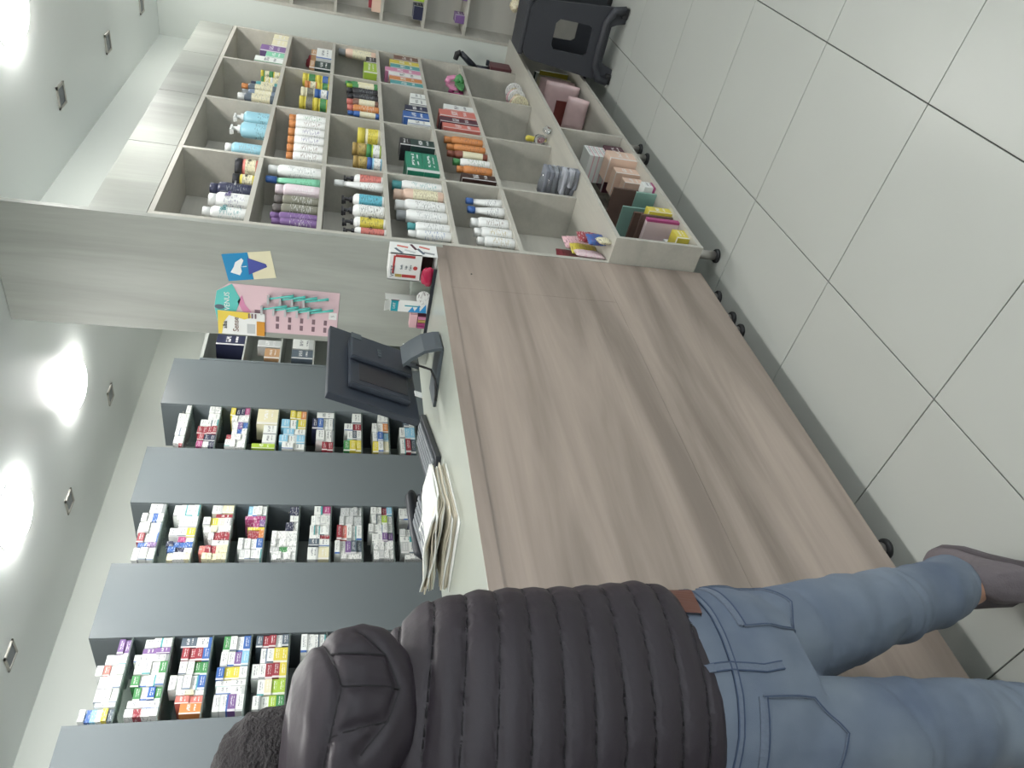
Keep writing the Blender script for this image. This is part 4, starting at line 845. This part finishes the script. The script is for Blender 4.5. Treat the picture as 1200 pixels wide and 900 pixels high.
def fuse(name, bm, m, voxel, smooth, parent, disp=None, dec=None):
    me = bpy.data.meshes.new('t'); bmesh.ops.recalc_face_normals(bm, faces=bm.faces[:]); bm.to_mesh(me); bm.free()
    o = bpy.data.objects.new('t', me); COL.objects.link(o)
    r = o.modifiers.new('r', 'REMESH'); r.mode = 'VOXEL'; r.voxel_size = voxel; r.use_smooth_shade = True
    s = o.modifiers.new('s', 'SMOOTH'); s.factor = .5; s.iterations = smooth
    me2 = bpy.data.meshes.new_from_object(o.evaluated_get(bpy.context.evaluated_depsgraph_get()))
    bpy.data.objects.remove(o); me2.materials.clear(); me2.materials.append(m)
    nr = [v.normal.copy() for v in me2.vertices]
    if disp:
        for v, nn in zip(me2.vertices, nr): v.co += nn*disp(v.co, nn)
    for p in me2.polygons: p.use_smooth = True
    bv = BVHTree.FromPolygons([v.co.copy() for v in me2.vertices], [list(p.vertices) for p in me2.polygons])
    for v in me2.vertices: v.co -= PO
    me2.update(); o = bpy.data.objects.new(name, me2); link(o, parent); return o, bv
SK = mat('skin', (176, 132, 108), .5, var=.05)
# body under the clothes: one continuous surface
bm = bmesh.new()
rings(bm, [(.52, 1.08, .84, .14, .09), (.52, 1.08, .95, .15, .10), (.50, 1.07, 1.1, .14, .10), (.475, 1.06, 1.3, .16, .105), (.46, 1.06, 1.42, .17, .10), (.45, 1.07, 1.48, .10, .07)])
chain(bm, [(0.470, 1.08, 1.44, .055), (0.462, 1.10, 1.54, .052)])
rings(bm, [(0.460, 1.118, 1.485, .03, .035), (0.460, 1.125, 1.50, .05, .06), (0.458, 1.12, 1.54, .062, .078), (0.456, 1.112, 1.60, .074, .093), (0.454, 1.108, 1.65, .072, .09), (0.453, 1.105, 1.685, .055, .07), (0.453, 1.105, 1.70, .025, .03)], 28, 2.1)
chain(bm, [(0.459, 1.20, 1.60, .010), (0.460, 1.224, 1.572, .013), (0.460, 1.205, 1.562, .012)])       # nose
for s in (-1, 1): chain(bm, [(.456+s*.076, 1.105, 1.615, .010), (.456+s*.082, 1.10, 1.60, .013), (.456+s*.077, 1.11, 1.575, .009)])   # ears
chain(bm, [(0.442, 1.208, 1.537, .007), (0.478, 1.208, 1.537, .007)])                                    # lips
ARMS = [[(.635, 1.07, 1.405, .05), (.675, 1.17, 1.25, .043), (.60, 1.36, 1.262, .032), (.575, 1.42, 1.252, .026)], [(.28, 1.07, 1.41, .05), (.235, 1.17, 1.24, .043), (.31, 1.37, 1.262, .032), (.335, 1.43, 1.252, .026)]]
for si, A in enumerate(ARMS):
    chain(bm, A); s = 1 if si == 0 else -1; wx, wy, wz = A[-1][:3]; dirx = -.25*s
    pal = Vector((wx+dirx*.06, wy+.05, wz-.004))
    chain(bm, [(wx, wy, wz, .024), (pal.x-.012*s, pal.y, pal.z-.004, .017)]); chain(bm, [(wx, wy, wz, .022), (pal.x+.018*s, pal.y-.002, pal.z-.004, .016)])
    for k in range(4):
        fx_ = pal.x+s*(.027-.0185*k); ln = (.058, .072, .078, .07)[k]
        b0 = Vector((fx_, pal.y+.012, pal.z)); b1 = b0+Vector((dirx*.02, ln*.5, .006)); b2 = b0+Vector((dirx*.035, ln*.82, -.003)); b3 = b0+Vector((dirx*.04, ln, -.014))
        chain(bm, [(*b0, .0105), (*b1, .0092), (*b2, .0085), (*b3, .0072)], 10)
    th = Vector((wx-s*.02, wy+.02, wz-.004)); chain(bm, [(*th, .013), (th.x-s*.03, th.y+.03, th.z-.004, .011), (th.x-s*.036, th.y+.058, th.z-.010, .009)], 10)
LEGS = [[(.600, 1.085, .86, .075), (.655, 1.05, .50, .052), (.755, 1.125, .15, .036), (.755, 1.13, .07, .036)], [(.44, 1.08, .86, .075), (.435, 1.04, .50, .052), (.42, 1.08, .11, .036), (.42, 1.08, .06, .036)]]
for Lg in LEGS: chain(bm, Lg)
fuse('body', bm, SK, .0055, 3, pz)
# hair: short and dark
bm = bmesh.new()
rings(bm, [(0.457, 1.065, 1.50, .045, .035), (0.457, 1.078, 1.53, .064, .062), (0.457, 1.090, 1.58, .079, .086), (0.456, 1.098, 1.63, .081, .093), (0.455, 1.100, 1.67, .074, .086), (0.454, 1.10, 1.70, .052, .062), (0.454, 1.10, 1.713, .02, .025)], 28, 2.1)
hm = mat('hair_dark', (36, 31, 34), .75, var=.3, nscale=50, bump=.9, bscale=220)
hair, _ = fuse('hair', bm, hm, .006, 2, pz, lambda c, n: .0035*noise.noise(c*90)+.003*noise.noise(c*30))
# puffer jacket: torso, sleeves and collar, then quilting pressed in
bm = bmesh.new()
rings(bm, [(.535, 1.085, .985, .170, .120), (.535, 1.085, 1.0, .180, .128), (.53, 1.08, 1.05, .187, .134), (.515, 1.075, 1.14, .19, .14), (.50, 1.065, 1.25, .192, .145), (.485, 1.06, 1.34, .20, .15), (.47, 1.06, 1.42, .20, .14), (.46, 1.065, 1.47, .17, .12), (.455, 1.075, 1.51, .115, .092), (.45, 1.09, 1.56, .082, .075), (.448, 1.095, 1.585, .075, .068)])
SL = [[(.60, 1.07, 1.40, .078), (.672, 1.16, 1.265, .068), (.605, 1.345, 1.272, .050), (.588, 1.385, 1.266, .043)], [(.315, 1.07, 1.41, .078), (.235, 1.16, 1.26, .068), (.305, 1.345, 1.272, .050), (.322, 1.385, 1.266, .043)]]
for A in SL: chain(bm, A, 20)
PIT = .0475
def quilt(c, n):
    for si, A in enumerate(SL):      # sleeves: rings round the arm
        pass
    zt = c.z-.045*(c.x-.5)*-1.0*1.0
    zt = c.z+.16*(c.x-.52)+.12*(c.y-.95)*0
    u = (zt-.955)/PIT; f = abs((u % 1.0)-.5)*2      # 1 at seam
    g = -.007*(max(0, f-.8)/.2)**1.5 + .0035*(1-f)
    if c.z > 1.52: g *= .6
    wr = .0012*noise.noise(Vector((c.x*9, c.y*9, c.z*28)))+.002*noise.noise(c*9)+.0008*noise.noise(Vector((c.x*60, c.y*60, c.z*18)))*(f)
    return g+wr
MJ = mat('puffer_nylon', (46, 40, 47), .5, var=.05, nscale=5, spec=.4, bump=.06, bscale=90)
jacket, jbv = fuse('jacket', bm, MJ, .0062, 4, pz, quilt)
# hood hanging on the upper back
bm = bmesh.new()
rings(bm, [(.475, .965, 1.4480, .03, .02), (.475, .955, 1.4640, .07, .032), (.472, .95, 1.4920, .10, .046), (.468, .955, 1.5240, .116, .06), (.462, .97, 1.5600, .116, .078), (.458, .995, 1.5920, .105, .088), (.455, 1.02, 1.6120, .085, .08), (.452, 1.04, 1.6200, .05, .05)], 36, 2.2)
HL = [[(.39, 1.5280), (.43, 1.4936), (.475, 1.4760), (.52, 1.4936), (.56, 1.5280)], [(.375, 1.5720), (.47, 1.5520), (.56, 1.5800)], [(.47, 1.5520), (.475, 1.4760)], [(.41, 1.5640), (.43, 1.4936)], [(.52, 1.5656), (.52, 1.4936)]]
def sd(px_, pz_, a, b):
    ax, az = a; bx_, bz = b; t_ = max(0, min(1, ((px_-ax)*(bx_-ax)+(pz_-az)*(bz-az))/((bx_-ax)**2+(bz-az)**2))); return math.hypot(px_-ax-t_*(bx_-ax), pz_-az-t_*(bz-az))
def hq(c, n):
    g = 0
    if n.y < .3:
        d = min(sd(c.x, c.z, a, b) for L in HL for a, b in zip(L, L[1:])); g = -.006*max(0, 1-d/.011)**1.3+.003*min(1, d/.03)
    return g+.003*noise.noise(c*11)+.0008*noise.noise(c*50)
hood, hbv = fuse('hood', bm, MJ, .0055, 4, jacket, hq)
HOODLINES = True
# jeans
bm = bmesh.new()
rings(bm, [(.52, 1.08, .80, .165, .115), (.525, 1.08, .86, .182, .128), (.525, 1.08, .92, .180, .125), (.525, 1.08, 1.0, .168, .115), (.525, 1.08, 1.02, .16, .11)], 36, 2.2)
JL = [[(.602, 1.082, .84, .098), (.628, 1.065, .68, .088), (.665, 1.055, .50, .071), (.720, 1.085, .30, .065), (.762, 1.116, .222, .060)],
      [(.435, 1.078, .84, .100), (.428, 1.06, .68, .090), (.428, 1.045, .50, .074), (.422, 1.055, .30, .065), (.42, 1.07, .215, .061)]]
for A in JL: chain(bm, A, 24)
def crease(c, n):
    k = .008 if c.z < .62 else .004
    g = k*noise.noise(Vector((c.x*9+c.z*6, c.y*9, c.z*22)))+.002*noise.noise(c*24)
    for zz, am in ((.46, .008), (.50, .007), (.43, .006), (.19, .007), (.16, .007), (.72, .005)):
        g += -am*max(0, 1-abs(c.z-zz-.35*(c.x-.55)-.02*math.sin(c.y*30))/.012)*(.5+.5*noise.noise(c*6))
    return g
MD = bpy.data.materials.new('denim'); MD.use_nodes = True; MATS['denim'] = MD
nt = MD.node_tree; b = nt.nodes['Principled BSDF']; L_ = nt.links.new; N_ = nt.nodes.new
tc = N_('ShaderNodeTexCoord'); n1 = N_('ShaderNodeTexNoise'); n1.inputs['Scale'].default_value = 4.5; n1.inputs['Detail'].default_value = 4; L_(tc.outputs['Object'], n1.inputs['Vector'])
rp = N_('ShaderNodeValToRGB'); rp.color_ramp.elements[0].position = .36; rp.color_ramp.elements[0].color = lin((84, 96, 116))+(1,); rp.color_ramp.elements[1].position = .66; rp.color_ramp.elements[1].color = lin((116, 126, 138))+(1,); L_(n1.outputs['Fac'], rp.inputs[0])
wv = N_('ShaderNodeTexNoise'); wv.inputs['Scale'].default_value = 900; L_(tc.outputs['Object'], wv.inputs['Vector'])
bp = N_('ShaderNodeBump'); bp.inputs['Strength'].default_value = .25; bp.inputs['Distance'].default_value = .002; L_(wv.outputs['Fac'], bp.inputs['Height']); L_(bp.outputs[0], b.inputs['Normal'])
L_(rp.outputs[0], b.inputs['Base Color']); b.inputs['Roughness'].default_value = .85
jeans, bvj = fuse('jeans', bm, MD, .0062, 4, pz, crease)
MST = mat('denim_seam', (98, 108, 124), .85, var=.15, nscale=200); MSD = mat('denim_stitch', (62, 76, 100), .9)  # second one: darker tone of the stitching
def seam(name, pts, hw, m, th=.0025, parent=jeans, bv=None, sink=.001):
    bv = bv or bvj; P_ = []
    for a, b in zip(pts, pts[1:]):
        k = max(2, int(math.hypot(b[0]-a[0], b[1]-a[1])/.008))
        P_ += [(a[0]+(b[0]-a[0])*i/k, a[1]+(b[1]-a[1])*i/k) for i in range(k)]
    P_.append(pts[-1]); bm = bmesh.new(); rows = []
    for i, p in enumerate(P_):
        q0 = P_[max(0, i-1)]; q1 = P_[min(len(P_)-1, i+1)]; d = Vector((q1[0]-q0[0], q1[1]-q0[1])).normalized(); nx = (-d.y, d.x)
        row = []
        for s in (-1, 1):
            x, z = p[0]+s*hw*nx[0], p[1]+s*hw*nx[1]
            hit = bv.ray_cast(Vector((x, -.5, z)), Vector((0, 1, 0)))
            if hit[0] is None: row = None; break
            row.append((hit[0]+hit[1]*th, hit[0]-hit[1]*sink))
        if row: rows.append([bm.verts.new(v-PO) for pr in row for v in pr])
    for a, b in zip(rows, rows[1:]):
        for i, j in ((0, 2), (2, 3), (3, 1), (1, 0)): bm.faces.new((a[i], a[j], b[j], b[i]))
    if len(rows) < 2: bm.free(); return
    return mk(name, bm, m, parent)
MQ = mat('seam_thread', (26, 23, 28), .7)
for k in range(0, 14):
    z0 = 1.0+.955-1.0+PIT*(k+1)           # where the quilting turns in
    pts = [(x_, z0-.16*(x_-.52)) for x_ in [.325+.01*i for i in range(39)] if jbv.ray_cast(Vector((x_, -.5, z0-.16*(x_-.52))), Vector((0, 1, 0)))[0] is not None]
    if len(pts) > 3 and 1.0 < pts[len(pts)//2][1] < 1.53: seam('quilt_seam', pts, .0013, MQ, .0006, jacket, jbv, .002)
for L in HL: seam('hood_seam', L, .0012, MQ, .0006, hood, hbv, .002)
for nm_, pts, hw in (('centre_seam', [(.503, 1.02), (.505, .955), (.497, .90), (.50, .868)], .007), ('yoke_seam', [(.69, .945), (.616, .946), (.561, .948), (.506, .952)], .005), ('yoke_seam', [(.506, .952), (.457, .958), (.409, .968), (.36, .985)], .005)):
    seam(nm_, pts, hw, MST)
    e = .9*hw
    for s in (-1, 1): seam('stitch_line', [(x+(s*e if nm_[0] == 'c' else 0), z+(s*e if nm_[0] != 'c' else 0)) for x, z in pts], .0009, MSD, .0034)
def pocket(pts, top):
    seam('pocket_edge', pts, .0022, MST, .0035); seam('pocket_edge', top, .006, MST, .003)
    seam('stitch_line', pts, .0008, MSD, .0045); seam('stitch_line', [(x, z-.007) for x, z in top], .0009, MSD, .0042)
pocket([(.572, .905), (.570, .80), (.63, .772), (.685, .80), (.69, .91)], [(.572, .908), (.69, .912)])
pocket([(.455, .921), (.452, .83), (.40, .79), (.35, .82), (.345, .94)], [(.455, .922), (.345, .945)])
seam('belt_loop', [(.503, .985), (.503, 1.03)], .006, MST, .006)
lp = seam('leather_patch', [(.605, .985), (.672, .965)], .020, mat('patch_leather', (98, 62, 52), .5, var=.1), .007); lp['label'] = 'brown leather patch with embossed letters'
# shoes
for A in LEGS:
    bm = bmesh.new(); tube(bm, [Vector(A[-1][:3])-PO+Vector((0, 0, dz)) for dz in (0, .06, .12, .18)], [.046, .047, .049, .052], 16); mk('sock', bm, mat('sock_grey', (82, 76, 80), .9), pz, True)
MS = mat('shoe_suede', (108, 100, 104), .8, var=.1, bump=.2, bscale=250); MSO = mat('shoe_sole', (92, 86, 90), .7)
def shoe(hx, hy, tx, ty):
    h = Vector((hx, hy, 0)); d = Vector((tx-hx, ty-hy, 0)); L = d.length; d.normalize(); s = Vector((d.y, -d.x, 0))
    def ring(t, w, z0, z1, sh, n=18):
        return [h+d*(t*L)+s*(w*math.copysign(abs(math.cos(a))**.8, math.cos(a))+sh)+Vector((0, 0, z0+(z1-z0)*(.5+.5*math.sin(a)))) for a in [2*math.pi*i/n for i in range(n)]]
    bm = bmesh.new(); loft(bm, [ring(*q) for q in [(.0, .014, .03, .17, 0), (.02, .034, .012, .195, 0), (.12, .046, .010, .205, 0), (.25, .046, .010, .195, 0), (.36, .044, .010, .135, 0), (.42, .043, .010, .100, 0), (.52, .046, .010, .078, 0), (.68, .051, .010, .064, 0), (.82, .050, .010, .056, 0), (.93, .038, .012, .046, 0), (.99, .014, .02, .036, 0)]])
    o, _ = fuse('shoe', bm, MS, .004, 3, pz, lambda c, n: .0012*noise.noise(c*40))
    bm = bmesh.new(); out = [(.0, .0), (.02, .030), (.12, .042), (.3, .042), (.5, .046), (.7, .054), (.85, .051), (.95, .036), (1.0, .0)]
    poly = [(t, w) for t, w in out]+[(t, -w) for t, w in out[-2:0:-1]]
    prism(bm, poly, lambda p: h+d*(p[0]*L*1.02-.004)+s*p[1]*1.06-PO, lambda p: h+d*(p[0]*L*1.02-.004)+s*p[1]*1.06-PO+Vector((0, 0, .016))); so = mk('sole', bm, MSO, o)
shoe(.715, 1.075, .955, 1.315); shoe(.425, 1.03, .395, 1.325)
